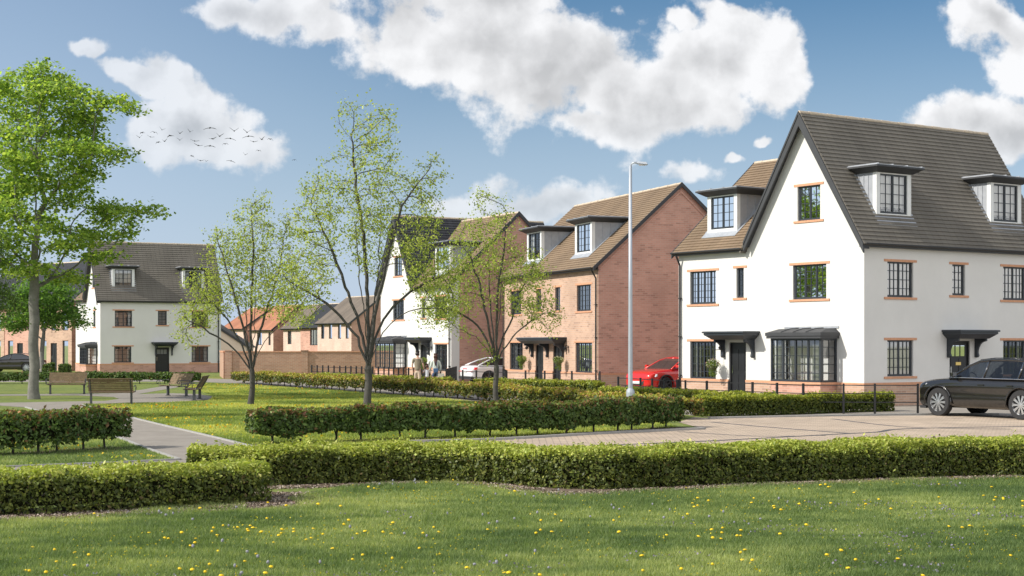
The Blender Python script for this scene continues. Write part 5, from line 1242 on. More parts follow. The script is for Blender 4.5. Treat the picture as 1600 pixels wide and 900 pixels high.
def facing(v): return math.atan2(v[1], v[0])+math.pi/2
bench('park bench nearest the maple facing the camera, its seat catching the light', P(105, 65.8), facing((.12, -1)))
bench('park bench seen from behind with its slatted back to the diagonal path', P(174, 55.0), facing((-.12, 1)))
bench('park bench turned half left, behind the one seen end on', P(276, 63.5), facing((-.72, -.69)))
bench('park bench seen end on, rightmost of the benches', P(307, 59.2), facing((-1, -.05)))
# ------------------------------------------------------------------ hanging baskets
M_basket = pbsdf('basket_moss', (.10, .12, .04), .95, bump=(60, .6, .01))
BC = ([(.10, .17, .03), (.16, .24, .04), (.25, .31, .08)], [3, 3, 2])
def basket(label, hx, ang, face_u, z, out=.42, fl=None, seed=1):
    "hx: house origin; hangs in front of the front wall"
    c, s = math.cos(ang), math.sin(ang); x, y = hx[0]+(-out)*c-face_u*s, hx[1]+(-out)*s+face_u*c
    root = empty('hanging_basket', (x, y, z), ang, label, 'hanging basket', 'hanging baskets by the front doors'); r = np.random.default_rng(seed)
    m = MB(); m.lathe([(0, -.20), (.10, -.17), (.17, -.08), (.185, .0), (.17, .005)], n=12); m.build('basket', M_basket, root)
    m = MB(); m.tube([(out, 0, .62), (0, 0, .58), (0, 0, .42)], .012, 5); m.box(out-.02, out-.003, -.02, .02, .35, .65)
    for k in range(3): a = k*2.1; m.tube([(0, 0, .42), (.17*math.cos(a), .17*math.sin(a), .0)], .005, 4)
    m.build('bracket', M_black, root)
    p = blob(r, 700, (0, 0, .06), (.26, .26, .17)); q = blob(r, 300, (0, 0, -.22), (.17, .17, .22)); p = np.concatenate([p, q])
    np_mesh('foliage', leaf_quads(p, .05*r.uniform(.6, 1.3, len(p)), None, 1, .6, r), 4, M_leaf_tree, root, np.repeat(palette(len(p), *BC, r), 4, 0))
    p = blob(r, 120, (0, 0, .08), (.28, .28, .18), .9); np_mesh('flowers', leaf_quads(p, .05, None, 1, 1, r), 4, M_leaf_tree, root, np.repeat(palette(120, fl or [(.7, .7, .66), (.55, .3, .5), (.6, .55, .65)], [2, 1, 1], r), 4, 0))
def haxy(root): return (root.location.x, root.location.y), root.rotation_euler.z
(o_, a_) = haxy(HA); basket('flowering hanging basket beside the near white house front door', o_, a_, 7.15, 1.32, seed=3)
(o_, a_) = haxy(BR); basket('trailing hanging basket left of the brick pair doors', o_, a_, 8.65, 1.30, fl=[(.3, .4, .1)]*3, seed=4); basket('trailing hanging basket right of the brick pair doors', o_, a_, 3.75, 1.30, fl=[(.5, .5, .4)]*3, seed=5)
(o_, a_) = haxy(HB); basket('hanging basket behind the walking child, middle white house', o_, a_, 2.75, 1.15, fl=[(.3, .35, .1)]*3, seed=6)
# ------------------------------------------------------------------ birds
M_bird = pbsdf('dark_feathers', (.035, .035, .038), .8)
BIRDS = [(241, 207, 'm', 11), (253, 203, 'v', 9), (235, 214, 'w', 10), (218, 215, 'v', 9), (281, 208.5, 'v', 9), (266, 212, 'f', 13), (297, 206, 'v', 9), (328, 200, 'f', 17), (247, 222.5, 'm', 10), (257, 221, 'v', 9), (281, 219, 'v', 9), (304, 220.5, 'w', 12),
         (310, 227.5, 'w', 12), (328, 228, 'f', 15), (332, 217, 'w', 12), (343, 213, 'v', 12), (366, 205, 'v', 13), (386, 207, 'v', 12), (360, 216.5, 'f', 15), (352, 225, 'm', 10), (388, 213, 'f', 16), (396, 221.5, 'w', 11), (409, 218, 'v', 10), (422, 217.5, 'm', 10),
         (404, 235.5, 'm', 9), (383, 242, 'v', 8), (361, 251.5, 'f', 12), (300, 244, 'm', 9), (313, 251, 'w', 10), (322, 252, 'v', 6), (460, 250, 'm', 8), (222, 207.5, 'm', 10)]
WING = {'v': [(.0, 0), (.22, .16), (.5, .38)], 'w': [(0, 0), (.25, .03), (.55, .16)], 'f': [(0, 0), (.28, -.03), (.55, -.12)], 'm': [(0, 0), (.22, .10), (.48, -.14)]}
WORDS = {'v': 'with wings raised in a V', 'w': 'gliding with wings slightly up', 'f': 'gliding with wide flat wings', 'm': 'with wings arched downward'}
rb = random.Random(5)
ORD = 'first second third fourth fifth sixth seventh eighth ninth tenth eleventh twelfth thirteenth fourteenth fifteenth sixteenth seventeenth eighteenth nineteenth twentieth twenty-first twenty-second twenty-third twenty-fourth twenty-fifth twenty-sixth twenty-seventh twenty-eighth twenty-ninth thirtieth thirty-first thirty-second'.split()
for i, (px, py, k, wpx) in enumerate(BIRDS):
    d = 150+rb.uniform(-12, 12); sc = wpx*d/F/.92
    rank = sorted(BIRDS).index((px, py, k, wpx))
    root = empty('bird', ((px-800)/F*d, d, Z(py, d)), rb.uniform(-.6, .6), 'small dark bird '+WORDS[k]+', '+ORD[rank]+' from the left', 'bird', 'flock of birds in the sky'); root.scale = (sc, sc, sc); root.rotation_euler[1] = rb.uniform(-.15, .3)
    m = MB(); m.tube([(0, -.22, .02), (0, -.16, .025), (0, -.05, .015), (0, .10, 0), (0, .26, .0)], [.016, .05, .07, .05, .015], 6)
    for s in (-1, 1):
        W3_ = WING[k]
        for a, b, c0, c1 in ((W3_[0], W3_[1], .13, .12), (W3_[1], W3_[2], .12, .02)):
            sw0, sw1 = (0, .02) if a == W3_[0] else (.02, .12)
            m.hexa([(s*a[0], -.07+sw0, a[1]), (s*b[0], -.07+sw1, b[1]), (s*b[0], -.07+sw1+c1, b[1]), (s*a[0], -.07+sw0+c0, a[1])], [(s*a[0], -.07+sw0, a[1]+.035), (s*b[0], -.07+sw1, b[1]+.028), (s*b[0], -.07+sw1+c1, b[1]+.016), (s*a[0], -.07+sw0+c0, a[1]+.02)])
    m.poly([(-.02, .22, 0), (.02, .22, 0), (.06, .36, 0), (-.06, .36, 0)]); m.build('body', M_bird, root)
# ------------------------------------------------------------------ cars
def evaluated(o):
    dg = bpy.context.evaluated_depsgraph_get(); me = bpy.data.meshes.new_from_object(o.evaluated_get(dg)); return me
M_tyre = pbsdf('tyre_rubber', (.02, .02, .021), .85); M_alloy = pbsdf('alloy', (.62, .63, .64), .28, metal=.9); M_dark = pbsdf('dark_plastic', (.02, .02, .022), .6)
M_lens = pbsdf('headlight_lens', (.55, .58, .62), .12, coat=1); M_red = pbsdf('tail_lens', (.65, .02, .02), .2, coat=1); M_plate = pbsdf('plate_white', (.75, .75, .72), .5)
def wheel(root, x, y, r, side, rim=M_alloy, spokes=10):
    t = MB(); w = .115
    t.X = lambda a, b, c: (x+a, y+b, r+c)
    t.lathe([(r*.66, -w), (r*.93, -w), (r, -w*.7), (r, w*.7), (r*.93, w), (r*.66, w)], n=36, axis='y'); o = t.build('wheel', M_tyre, root, smooth=False)
    m = MB(); m.X = lambda a, b, c: (x+a, y+side*b, r+c); yo = w*.72
    m.lathe([(r*.67, yo+.012), (r*.72, yo+.026), (r*.66, yo+.03), (r*.62, yo-.02), (r*.60, -.02)], n=36, axis='y')
    m.lathe([(0, yo+.03), (r*.10, yo+.028), (r*.13, yo), (r*.13, yo-.04)], n=14, axis='y')
    for k in range(spokes):
        a = 2*math.pi*k/spokes; ca, sa = math.cos(a), math.sin(a)
        for dlt in (-.085, .085):
            b = a+dlt; cb, sb = math.cos(b), math.sin(b); pa, pb = (r*.1*ca, r*.1*sa), (r*.64*cb, r*.64*sb); n = (-sb*.016, cb*.016)
            m.hexa([(pa[0]-n[0], yo+.02, pa[1]-n[1]), (pa[0]+n[0], yo+.02, pa[1]+n[1]), (pb[0]+n[0], yo+.015, pb[1]+n[1]), (pb[0]-n[0], yo+.015, pb[1]-n[1])], [(pa[0]-n[0], yo-.02, pa[1]-n[1]), (pa[0]+n[0], yo-.02, pa[1]+n[1]), (pb[0]+n[0], yo-.02, pb[1]+n[1]), (pb[0]-n[0], yo-.02, pb[1]-n[1])])
    m.build('rim', rim, o)
    d = MB(); d.X = m.X; d.lathe([(r*.60, -.01), (0, -.01)], n=24, axis='y'); d.build('brake_disc', M_dark, o)
def car(label, loc, ang, paint, body, cabin, wb, wr, ax, r=.37, W=.95, lights='front', rim=M_alloy, rails=False, grille=True, see=True, cat='car', name='parked_car', arch=True, pillars=(-.15,), bar=False, spokes=10):
    root = empty(name, (loc[0], loc[1], 0), ang, label, cat)
    # --- lower body
    N_ = []
    for (x, zb, zt, w) in body:
        h = zt-zb; N_.append([(x, y, z) for y, z in ((0, zb), (w*.80, zb), (w*.95, zb+.06), (w*.985, zb+h*.30), (w*.965, zb+h*.50), (w, zb+h*.72), (w*.985, zb+h*.86), (w*.91, zt-.015), (w*.72, zt+.012), (0, zt+.03))])
    vs = []; fs = []; rn = 18
    for ring in N_:
        vs += ring; vs += [(p[0], -p[1], p[2]) for p in ring[1:-1]][::-1]
    for i in range(len(N_)-1):
        for k in range(rn): fs.append((i*rn+k, i*rn+(k+1) % rn, (i+1)*rn+(k+1) % rn, (i+1)*rn+k))
    fs.append(tuple(range(rn))[::-1]); fs.append(tuple(range((len(N_)-1)*rn, len(N_)*rn)))
    me = bpy.data.meshes.new('tmp'); me.from_pydata(vs, [], fs); bm = bmesh.new(); bm.from_mesh(me); bmesh.ops.recalc_face_normals(bm, faces=bm.faces); bm.to_mesh(me); bm.free()
    o = bpy.data.objects.new('tmp', me); COL.objects.link(o); sd = o.modifiers.new('s', 'SUBSURF'); sd.levels = 2; sd.render_levels = 2
    cut = MB()
    for x in ax:
        for s in (-1, 1):
            v_ = []; 
            cut.X = (lambda x, s: (lambda a, b, c: (x+a, s*(W-.12)+b, r+c)))(x, s); rr = r+.055
            n = 32; vv = [(rr*math.cos(2*math.pi*k/n), yy_, rr*math.sin(2*math.pi*k/n)) for yy_ in (-.16, .25) for k in range(n)]
            cut._add(vv, [tuple(range(n)), tuple(range(n, 2*n))[::-1]]+[(k, n+k, n+(k+1) % n, (k+1) % n) for k in range(n)])
    co = cut.build('cut', M_dark, None, uv=False); co.hide_render = True
    bo = o.modifiers.new('b', 'BOOLEAN'); bo.object = co; bo.operation = 'DIFFERENCE'; bo.solver = 'EXACT'
    bpy.context.view_layer.update(); me2 = evaluated(o)
    bpy.data.objects.remove(o); bpy.data.objects.remove(co)
    me2.materials.clear(); b_ = link_mesh('body', me2, paint, root, True)
    try:
        me2.set_sharp_from_angle(angle=R(38))
    except Exception: pass
    if arch:
        for x in ax:
            for s in (-1, 1):
                m = MB(); n = 18; pts = [(x+(r+.075)*math.cos(R(-8)+k/n*R(196)), s*(W+.005), r+(r+.075)*math.sin(R(-8)+k/n*R(196))) for k in range(n+1)]; m.tube(pts, .024, 6); m.build('wheel_arch', M_dark if arch == 1 else paint, root, smooth=True)
    for x in ax:
        for s in (-1, 1): wheel(root, x, s*(W-.115), r, s, rim, spokes)
    # --- greenhouse: glass lofted between belt and roof, painted roof and pillars
    st = []
    for i, (x, z, f) in enumerate(cabin):       # x, top height, blend 0..1 of roof width
        w0 = wb; w1 = wb+(wr-wb)*f; st.append((x, z, w0, w1))
    belt = lambda x: np.interp(x, [b[0] for b in body][::-1] if body[0][0] > body[-1][0] else [b[0] for b in body], [b[2] for b in body][::-1] if body[0][0] > body[-1][0] else [b[2] for b in body])
    g = MB(); rf = MB()
    for i in range(len(st)-1):
        a, b = st[i], st[i+1]
        for s in (-1, 1):
            za, zb_ = belt(a[0])-.02, belt(b[0])-.02
            g.poly([(a[0], s*a[2], min(za, a[1])), (b[0], s*b[2], min(zb_, b[1])), (b[0], s*b[3], b[1]), (a[0], s*a[3], a[1])])
        if a[1]+b[1] > 2*max(z for _, z, _ in cabin)-.14:
            for t0, t1 in ((-1, -.75), (-.75, 0), (0, .75), (.75, 1)):
                cr = lambda t: .028*(1-t*t)
                rf.hexa([(a[0], a[3]*t0, a[1]+cr(t0)), (a[0], a[3]*t1, a[1]+cr(t1)), (b[0], b[3]*t1, b[1]+cr(t1)), (b[0], b[3]*t0, b[1]+cr(t0))], [(a[0], a[3]*t0, a[1]+cr(t0)-.05), (a[0], a[3]*t1, a[1]+cr(t1)-.05), (b[0], b[3]*t1, b[1]+cr(t1)-.05), (b[0], b[3]*t0, b[1]+cr(t0)-.05)])
        else:
            g.poly([(a[0], -a[3], a[1]), (a[0], a[3], a[1]), (b[0], b[3], b[1]), (b[0], -b[3], b[1])])
    g.build('windows', M_carglass if see else pbsdf('dark_car_glass', (.02, .022, .025), .08, coat=1), root)
    rf.build('roof', paint, root, smooth=True)
    m = MB()
    for s in (-1, 1):
        m.tube([(a[0], s*(a[3]+.004), a[1]-.005) for a in st], [.034]*len(st), 6)
        m.tube([(x, s*(wb+.006), belt(x)+.0) for x in np.linspace(st[0][0], st[-1][0], 8)], .020, 5)
        for px_ in pillars:
            zt = np.interp(px_, [a[0] for a in st][::-1], [a[1] for a in st][::-1]); w1 = np.interp(px_, [a[0] for a in st][::-1], [a[3] for a in st][::-1])
            m.tube([(px_+.05, s*(wb+.004), belt(px_)), (px_-.03, s*(w1+.004), zt)], .034, 5)
        if rails: m.tube([(a[0], s*(a[3]-.03), a[1]+.045) for a in st[2:-2]], .016, 6)
    m.build('pillars', paint, root, smooth=True)
    if rails:
        for s in (-1, 1):
            q = MB(); q.tube([(x, s*(wb+.028), belt(x)+.012) for x in np.linspace(st[0][0]-.05, st[-1][0]+.1, 10)], .010, 5); q.build('window_trim', M_chrome, root, smooth=True)
    xf, xr = body[0][0], body[-1][0]
    for s in (-1, 1):
        m = MB(); x0 = st[0][0]-.28; m.hexa([(x0-.02, s*.93, belt(x0)+.04), (x0+.12, s*.93, belt(x0)+.05), (x0+.10, s*.93, belt(x0)+.17), (x0-.02, s*.93, belt(x0)+.17)], [(x0, s*1.10, belt(x0)+.05), (x0+.08, s*1.10, belt(x0)+.06), (x0+.07, s*1.10, belt(x0)+.16), (x0, s*1.10, belt(x0)+.16)]); m.build('mirror', paint, root, bevel=.015)
        for xx in (-.15, -1.15):
            m = MB(); hw = np.interp(xx, [b[0] for b in body][::-1], [b[3] for b in body][::-1]); m.box(xx-.02, xx+.20, min(s*(hw-.02), s*(hw+.02)), max(s*(hw-.02), s*(hw+.02)), belt(xx)-.20, belt(xx)-.165); m.build('door_handle', paint, root, bevel=.006)
        m = MB(); zf = body[1][2]; m.hexa([(xf-.10, s*.50, zf-.13), (xf-.42, s*.905, zf-.10), (xf-.42, s*.905, zf+.0), (xf-.13, s*.50, zf-.06)], [(xf-.02, s*.50, zf-.13), (xf-.30, s*.925, zf-.12), (xf-.36, s*.925, zf-.01), (xf-.06, s*.50, zf-.05)]); m.build('headlight', M_lens, root)
        m = MB(); zr = body[-2][2]; m.hexa([(xr+.05, s*(.18 if bar else .45), zr-.20), (xr+.30, s*.93, zr-.19), (xr+.34, s*.93, zr-.07), (xr+.09, s*(.18 if bar else .45), zr-.09)], [(xr-.0, s*(.18 if bar else .45), zr-.20), (xr+.18, s*.90, zr-.20), (xr+.22, s*.90, zr-.07), (xr+.02, s*(.18 if bar else .45), zr-.09)]); m.build('taillight', M_red, root)
    if bar: m = MB(); m.box(xr-.004, xr+.06, -.18, .18, body[-2][2]-.17, body[-2][2]-.13); m.box(xr+.01, xr+.10, -.80, .80, body[-2][2]-.30, body[-2][2]-.265); m.build('light_bar', M_red, root)
    m = MB(); m.hexa([(xf+.005, -.42, .36), (xf+.005, .42, .36), (xf-.02, .50, body[1][2]-.16), (xf-.02, -.50, body[1][2]-.16)], [(xf-.12, -.42, .36), (xf-.12, .42, .36), (xf-.12, .50, body[1][2]-.16), (xf-.12, -.50, body[1][2]-.16)]); m.build('grille', M_dark, root)
    m = MB(); m.box(xf+.006, xf+.02, -.26, .26, .42, .53); m.build('number_plate', M_plate, root)
    m = MB(); m.box(xr-.02, xr+.03, -.26, .26, .62, .73); m.build('number_plate', M_plate, root)
    m = MB(); m.box(xr+.01, xr+.2, -.78, .78, .27, .42); m.build('bumper_trim', M_dark, root); m = MB(); m.box(xf-.25, xf-.02, -.80, .80, .22, .30); m.build('bumper_trim', M_dark, root)
    if see:
        for xx in (.15, -.95):
            for s in (-1, 1):
                m = MB(); m.box(xx-.25, xx+.25, s*.42-.24, s*.42+.24, .55, .80); m.hexa([(xx-.30, s*.42-.23, .78), (xx-.18, s*.42-.23, .78), (xx-.18, s*.42+.23, .78), (xx-.30, s*.42+.23, .78)], [(xx-.45, s*.42-.20, 1.27), (xx-.36, s*.42-.20, 1.27), (xx-.36, s*.42+.20, 1.27), (xx-.45, s*.42+.20, 1.27)]); m.box(xx-.46, xx-.37, s*.42-.12, s*.42+.12, 1.28, 1.45); m.build('car_seat', M_dark, root, bevel=.03)
        m = MB(); n = 20; m.tube([(.66+.05*math.sin(2*math.pi*k/n), .40+.19*math.cos(2*math.pi*k/n), 1.13+.17*math.sin(2*math.pi*k/n)) for k in range(n+1)], .016, 6); m.tube([(.66, .40, 1.13), (.85, .40, 1.02)], .02, 5); m.build('steering_wheel', M_dark, root)
    return root
def paint(name, c, rough=.22, metal=.3): 
    m = pbsdf(name, c, rough, metal=metal, coat=1.0); m.node_tree.nodes['Principled BSDF'].inputs['Coat Roughness'].default_value = .03; return m
SUVB = [(2.33, .42, .80, .74), (2.29, .28, .98, .89), (2.12, .25, 1.06, .94), (1.5, .25, 1.12, .965), (.95, .25, 1.15, .97), (0, .25, 1.14, .965), (-1.4, .24, 1.13, .975), (-2.0, .26, 1.13, .95), (-2.34, .32, 1.08, .88), (-2.45, .44, .95, .76)]
SUVC = [(1.12, 1.12, 0), (.55, 1.49, .75), (.18, 1.64, 1), (-.35, 1.69, 1.0), (-.9, 1.695, 1.0), (-1.5, 1.66, 1.0), (-1.95, 1.50, .8), (-2.32, 1.12, .1)]
h_ = Vector((-.568, .823)); cp = Vector(((.277*46.0), 46.0)); cp = cp+Vector((.823, .568))*.83; cen = cp-h_*1.5
car('black sports utility car with chrome multi spoke wheels parked at the right edge', cen, math.atan2(h_.y, h_.x), paint('black_car_paint', (.010, .009, .008), .2, .0), SUVB, SUVC, .89, .68, (1.5, -1.42), .42, .965, rails=True, pillars=(-.15, -1.35), arch=2, spokes=10)
REDB = [(2.3, .38, .70, .64), (2.24, .25, .84, .82), (2.0, .22, .96, .90), (1.4, .22, 1.02, .935), (.85, .22, 1.05, .94), (0, .22, 1.05, .94), (-1.3, .22, 1.07, .95), (-1.9, .24, 1.06, .92), (-2.2, .3, 1.0, .85), (-2.3, .42, .9, .72)]
REDC = [(1.05, 1.04, 0), (.35, 1.40, .8), (.0, 1.50, 1), (-.5, 1.55, 1), (-1.0, 1.54, 1.0), (-1.6, 1.45, .9), (-2.1, 1.08, .1)]
hr = Vector((-.80, -.60)).normalized(); nose = Vector(P(985, 67.0)); rc = nose-hr*2.2+Vector((.36, .25))
car('bright red hatchback poking out between the brick flank and the near white house', rc, math.atan2(hr.y, hr.x), paint('red_car_paint', (.62, .018, .012), .25, .1), REDB, REDC, .86, .64, (1.40, -1.35), .36, .94, rim=pbsdf('dark_alloy', (.05, .05, .05), .4, metal=.6), see=False, arch=1, spokes=7)
SALB = [(2.4, .36, .62, .62), (2.32, .22, .74, .82), (2.0, .19, .83, .89), (1.4, .19, .90, .92), (.85, .19, .94, .925), (0, .19, .95, .92), (-1.4, .19, .99, .93), (-1.9, .21, 1.0, .90), (-2.28, .28, .97, .83), (-2.4, .40, .86, .74)]
SALC = [(1.05, .93, 0), (.35, 1.24, .8), (-.05, 1.36, 1), (-.45, 1.41, 1), (-.85, 1.39, 1), (-1.35, 1.26, .8), (-2.0, .99, 0)]
hs_ = Vector((.90, .44)).normalized(); sc_ = Vector((-2.72, 82.4))+hs_*2.4+Vector((.2, -.1))
car('silver coupe with wide red tail lights on the drive beside the brick flank', sc_, math.atan2(hs_.y, hs_.x), paint('silver_car_paint', (.74, .75, .76), .3, .05), SALB, SALC, .84, .62, (1.42, -1.40), .345, .92, see=False, arch=0, rim=pbsdf('dark_alloy2', (.12, .12, .13), .35, metal=.8), bar=True, spokes=7)
bl = P(20, 117); car('black saloon with pale alloy wheels parked at the far left behind the maple trunk', (bl[0], bl[1]), R(176), paint('black_saloon_paint', (.03, .026, .024), .2, .2), SALB, SALC, .84, .62, (1.42, -1.40), .36, .92, see=False, arch=0)
# ------------------------------------------------------------------ people (seen from behind)
def skin(name, nodes, edges, mat, parent, sub=1):
    me = bpy.data.meshes.new('t'); me.from_pydata([n[:3] for n in nodes], edges, []); o = bpy.data.objects.new('t', me); COL.objects.link(o)
    sm = o.modifiers.new('k', 'SKIN'); sm.use_smooth_shade = True
    lay = me.skin_vertices[0].data if me.skin_vertices else None
    for i, n in enumerate(nodes):
        r_ = n[3]; lay[i].radius = r_ if isinstance(r_, tuple) else (r_, r_); lay[i].use_root = (i == 0)
    s2 = o.modifiers.new('s', 'SUBSURF'); s2.levels = sub; s2.render_levels = sub
    bpy.context.view_layer.update(); m2 = evaluated(o); bpy.data.objects.remove(o); m2.materials.clear()
    return link_mesh(name, m2, mat, parent, True)
def chain(nodes, edges, pts, start=None):
    i0 = start
    for p in pts:
        nodes.append(p); k = len(nodes)-1
        if i0 is not None: edges.append((i0, k))
        i0 = k
    return i0
def person(label, loc, ang, H, skinm, top, bottom, hairm, arms, legs, shirt_len=.50, sleeves=2, female=False, hair='short', shorts=False, shoe=None, extra=None):
    "faces local +y. arms: dict side -> (elbow, hand) in metres for a 1.78 m adult, scaled by H/1.78; child proportions if small"
    root = empty('person', (loc[0], loc[1], 0), ang, label, 'person'); k = H/1.78; hk = k if H > 1.4 else k*1.32
    S_ = lambda x, y, z: (x*k, y*k, z*k)
    sw = .185 if not female else .165; hw = .085 if not female else .095
    nodes = []; edges = []
    hipz, shz = .94, 1.45
    pel = chain(nodes, edges, [(*S_(0, 0, .96), (.135*k, .10*k)), (*S_(0, 0, 1.12), ((.125 if not female else .105)*k, .09*k)), (*S_(0, .01, 1.30), (.15*k, .10*k)), (*S_(0, 0, 1.42), (.125*k, .085*k)), (*S_(0, .01, 1.50), (.055*hk, .055*hk)), (*S_(0, .02, 1.56), (.05*hk, .055*hk))])
    hz_ = 1.56*k
    chain(nodes, edges, [(0, .025*k, hz_+.045*hk, (.066*hk, .078*hk)), (0, .02*k, hz_+.11*hk, (.078*hk, .095*hk)), (0, .01*k, hz_+.17*hk, (.072*hk, .085*hk)), (0, 0.005*k, hz_+.205*hk, (.04*hk, .05*hk))], pel)
    hands = {}
    for s in (-1, 1):
        el, ha = arms[s]; sh = chain(nodes, edges, [(*S_(s*.09, 0, 1.44), .07*k), (*S_(s*sw, 0, 1.43), .058*k)], 3)
        wr_ = chain(nodes, edges, [(*S_(*((np.array((s*sw, 0, 1.43))+np.array(el))/2)), .048*k), (*S_(*el), .040*k), (*S_(*((np.array(el)+np.array(ha))/2)), .036*k), (*S_(*ha), .026*k)], sh)
        d = np.array(ha)-np.array(el); d = d/np.linalg.norm(d); pa = np.array(ha)+d*.05
        pm = chain(nodes, edges, [(*S_(*pa), (.034*k, .018*k))], wr_)
        for f, (o_, ln) in enumerate(((-.03, .07), (-.010, .08), (.010, .075), (.028, .058))):
            b = pa+np.array((0, o_, 0))+d*.015; t1 = b+d*ln*.55; t2 = b+d*ln+np.array((-s*.018, 0, 0)); chain(nodes, edges, [(*S_(*b), .010*k), (*S_(*t1), .009*k), (*S_(*t2), .0075*k)], pm)
        b = np.array(ha)+d*.02+np.array((0, .03, 0)); chain(nodes, edges, [(*S_(*b), .012*k), (*S_(*(b+d*.045+np.array((-s*.01, .012, 0)))), .010*k)], pm)
        kn, ft = legs[s]; hp = chain(nodes, edges, [(*S_(s*hw, 0, .90), .088*k), (*S_(*((np.array((s*hw, 0, .88))+np.array(kn))/2)), .076*k), (*S_(*kn), .054*k), (*S_(*((np.array(kn)*.55+np.array(ft)*.45))), .054*k), (*S_(*ft), .036*k)], 0)
        ft = np.array(ft); chain(nodes, edges, [(*S_(ft[0], ft[1]-.01, .045), .038*k), (*S_(ft[0], ft[1]+.09, .035), (.038*k, .03*k)), (*S_(ft[0], ft[1]+.16, .03), (.034*k, .022*k))], hp)
        hands[s] = (pa*k)
    body = skin('body', nodes, edges, skinm, root, 1)
    # face (turned away from the camera), ears
    m = MB(); z = hz_+.115*hk
    for s in (-1, 1): m.lathe([(0, -.012), (.012, -.006), (.012, .006), (0, .012)], (s*.03*hk, .098*hk, z), 8); 
    m.build('eye', M_dark, body)
    m = MB(); m.hexa([(-.013*hk, .10*hk, z-.045*hk), (.013*hk, .10*hk, z-.045*hk), (.006*hk, .10*hk, z), (-.006*hk, .10*hk, z)], [(-.008*hk, .128*hk, z-.042*hk), (.008*hk, .128*hk, z-.042*hk), (.004*hk, .108*hk, z), (-.004*hk, .108*hk, z)]); m.build('nose', skinm, body)
    for s in (-1, 1): m = MB(); m.lathe([(0, -.028), (.016, -.015), (.018, .012), (0, .028)], (s*.083*hk, .01, z-.005), 8); m.build('ear', skinm, body)
    # top garment
    n2 = []; e2 = []; g = 1.14
    low = shirt_len
    c0 = chain(n2, e2, [(*S_(0, 0, 1.30), (.168*k, .115*k)), (*S_(0, 0, 1.12), ((.155 if not female else .135)*k, .115*k)), (*S_(0, 0, .98), (.165*k, .125*k)), (*S_(0, 0, low+.36), (.172*k, .130*k))])
    c1 = chain(n2, e2, [(*S_(0, 0, 1.42), (.14*k, .098*k)), (*S_(0, .005, 1.475), (.075*k, .07*k))], 0)
    sh0 = c1-1
    for s in (-1, 1):
        el, ha = arms[s]; fr_ = {2: .88, 1: .35}[sleeves]; el = np.array(el); ha = np.array(ha); end = el+(ha-el)*fr_ if sleeves == 2 else el*.75+np.array((s*sw, 0, 1.43))*.25
        pts = [(*S_(s*.10, 0, 1.435), .080*k), (*S_(s*(sw+.005), 0, 1.43), .070*k), (*S_(*((np.array((s*sw, 0, 1.43))+el)/2)), .062*k)]
        if sleeves == 2: pts += [(*S_(*el), .054*k)]
        pts += [(*S_(*end), .045*k)]; chain(n2, e2, pts, sh0)
    skin('top', n2, e2, top, root, 1)
    n3 = []; e3 = []; chain(n3, e3, [(*S_(0, 0, .97), (.155*k, .12*k)), (*S_(0, 0, .90), (.16*k, .12*k))])
    for s in (-1, 1):
        kn, ft = legs[s]; kn = np.array(kn); ft = np.array(ft); hp = np.array((s*hw, 0, .88)); pts = [(*S_(s*hw, 0, .84), .102*k)]
        if shorts: pts += [(*S_(*(hp*.35+kn*.65)), .092*k)]
        else: pts += [(*S_(*((hp+kn)/2)), .092*k), (*S_(*kn), .075*k), (*S_(*((kn+ft)/2)), .070*k), (*S_(*(ft*.93+kn*.07)), .064*k)]
        chain(n3, e3, pts, 1)
    skin('trousers' if not shorts else 'shorts', n3, e3, bottom, root, 1)
    for s in (-1, 1):
        ft = legs[s][1]; m = MB(); m.hexa([S_(ft[0]-.045, ft[1]-.075, 0), S_(ft[0]+.045, ft[1]-.075, 0), S_(ft[0]+.045, ft[1]+.20, 0), S_(ft[0]-.045, ft[1]+.20, 0)], [S_(ft[0]-.035, ft[1]-.06, .09), S_(ft[0]+.035, ft[1]-.06, .09), S_(ft[0]+.03, ft[1]+.17, .05), S_(ft[0]-.03, ft[1]+.17, .05)]); m.build('shoe', shoe or M_plate, root, bevel=.015*k)
    # hair
    z = hz_
    if hair == 'short':
        n4 = []; e4 = []; chain(n4, e4, [(0, -.012*hk, z+.15*hk, (.087*hk, .092*hk)), (0, -.035*hk, z+.09*hk, (.080*hk, .06*hk)), (0, -.04*hk, z+.035*hk, (.058*hk, .04*hk))]); chain(n4, e4, [(0, .0, z+.205*hk, (.06*hk, .07*hk))], 0); skin('hair', n4, e4, hairm, body, 1)
    else:
        n4 = []; e4 = []; chain(n4, e4, [(0, -.01, z+.15*hk, (.092*hk, .10*hk)), (0, -.04, z+.08*hk, (.095*hk, .075*hk)), (0, -.06, z-.03, (.09*hk, .055*hk)), (.0, -.095, z-.16, (.085*hk, .045*hk)), (.01, -.105, z-.27, (.06*hk, .035*hk)), (.015, -.10, z-.34, (.03*hk, .02*hk))]); chain(n4, e4, [(0, .0, z+.21*hk, (.06*hk, .07*hk))], 0); skin('hair', n4, e4, hairm, body, 1)
    return root, hands
M_skin = pbsdf('skin', (.52, .32, .23), .55); M_hair = pbsdf('dark_hair', (.020, .014, .010), .5); M_hair2 = pbsdf('brown_hair', (.075, .032, .020), .5)
M_khaki = pbsdf('khaki_cloth', (.23, .20, .14), .9); M_beige = pbsdf('beige_cloth', (.50, .40, .30), .9); M_sage = pbsdf('sage_knit', (.58, .63, .56), .95); M_denim = pbsdf('denim', (.06, .09, .16), .9)
M_wht = pbsdf('white_cloth', (.75, .76, .80), .9); M_navy = pbsdf('navy_cloth', (.03, .04, .07), .9); M_tote = pbsdf('canvas', (.66, .62, .54), .9); M_blue = pbsdf('blue_bag', (.06, .13, .26), .6)
PD = 72.3
mp = P(652.5, PD)
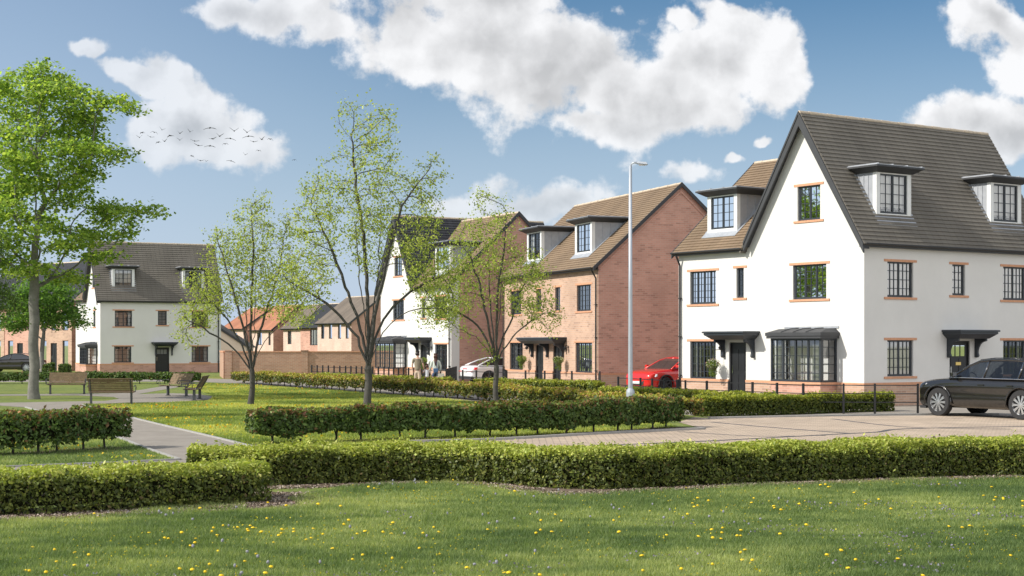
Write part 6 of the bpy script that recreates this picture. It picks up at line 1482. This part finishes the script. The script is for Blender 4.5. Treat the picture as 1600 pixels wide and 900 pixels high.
person('person in a khaki shirt and beige trousers with short dark hair, back turned', mp, R(-8), 1.78, M_skin, M_khaki, M_beige, M_hair,
    {-1: ((-.25, -.03, 1.14), (-.23, .04, .90)), 1: ((.27, .0, 1.15), (.30, .05, .93))}, {-1: ((-.10, .07, .50), (-.10, .04, .08)), 1: ((.10, -.02, .50), (.11, -.16, .10))}, shirt_len=.50, sleeves=1)
person('small person in a white top and dark shorts walking between the two tall people', P(667, PD+.05), R(4), 1.14, M_skin, M_wht, M_navy, M_hair2,
    {-1: ((-.28, .0, 1.20), (-.30, .06, 1.34)), 1: ((.26, -.02, 1.16), (.33, .06, 1.02))}, {-1: ((-.10, -.02, .50), (-.10, -.14, .10)), 1: ((.10, .07, .50), (.11, .05, .08))}, shirt_len=.55, sleeves=1, shorts=True)
wp = P(680.5, PD)
person('person with long brown hair, sage cardigan and denim shorts, back turned, rightmost of the three', wp, R(6), 1.66, M_skin, M_sage, M_denim, M_hair2,
    {-1: ((-.25, .0, 1.15), (-.30, .07, .94)), 1: ((.26, -.02, 1.14), (.22, .03, .90))}, {-1: ((-.09, .05, .50), (-.09, .02, .08)), 1: ((.09, -.01, .50), (.10, -.14, .10))}, shirt_len=.50, sleeves=2, female=True, hair='long', shorts=True)
def bag(label, c, w, h, d, mat, strap):
    root = empty('handbag', c, R(10), label, 'bag'); m = MB(); m.hexa([(-w/2*.9, -d/2, 0), (w/2*.9, -d/2, 0), (w/2*.9, d/2, 0), (-w/2*.9, d/2, 0)], [(-w/2, -d/2*.6, h), (w/2, -d/2*.6, h), (w/2, d/2*.6, h), (-w/2, d/2*.6, h)]); m.build('bag_body', mat, root, bevel=.012)
    m = MB(); m.tube([(-w*.3, 0, h-.01), (-w*.15, .02, h+strap), (w*.15, .02, h+strap), (w*.3, 0, h-.01)], .008, 5); m.build('strap', mat, root)
bag('pale canvas tote bag hanging from the hand of the person in the cardigan', (wp[0]+.25, wp[1]-.02, .42), .32, .34, .10, M_tote, .08)
bag('small blue shoulder bag at the hip of the person in the cardigan', (wp[0]+.02, wp[1]-.19, .82), .24, .18, .08, M_blue, .30)
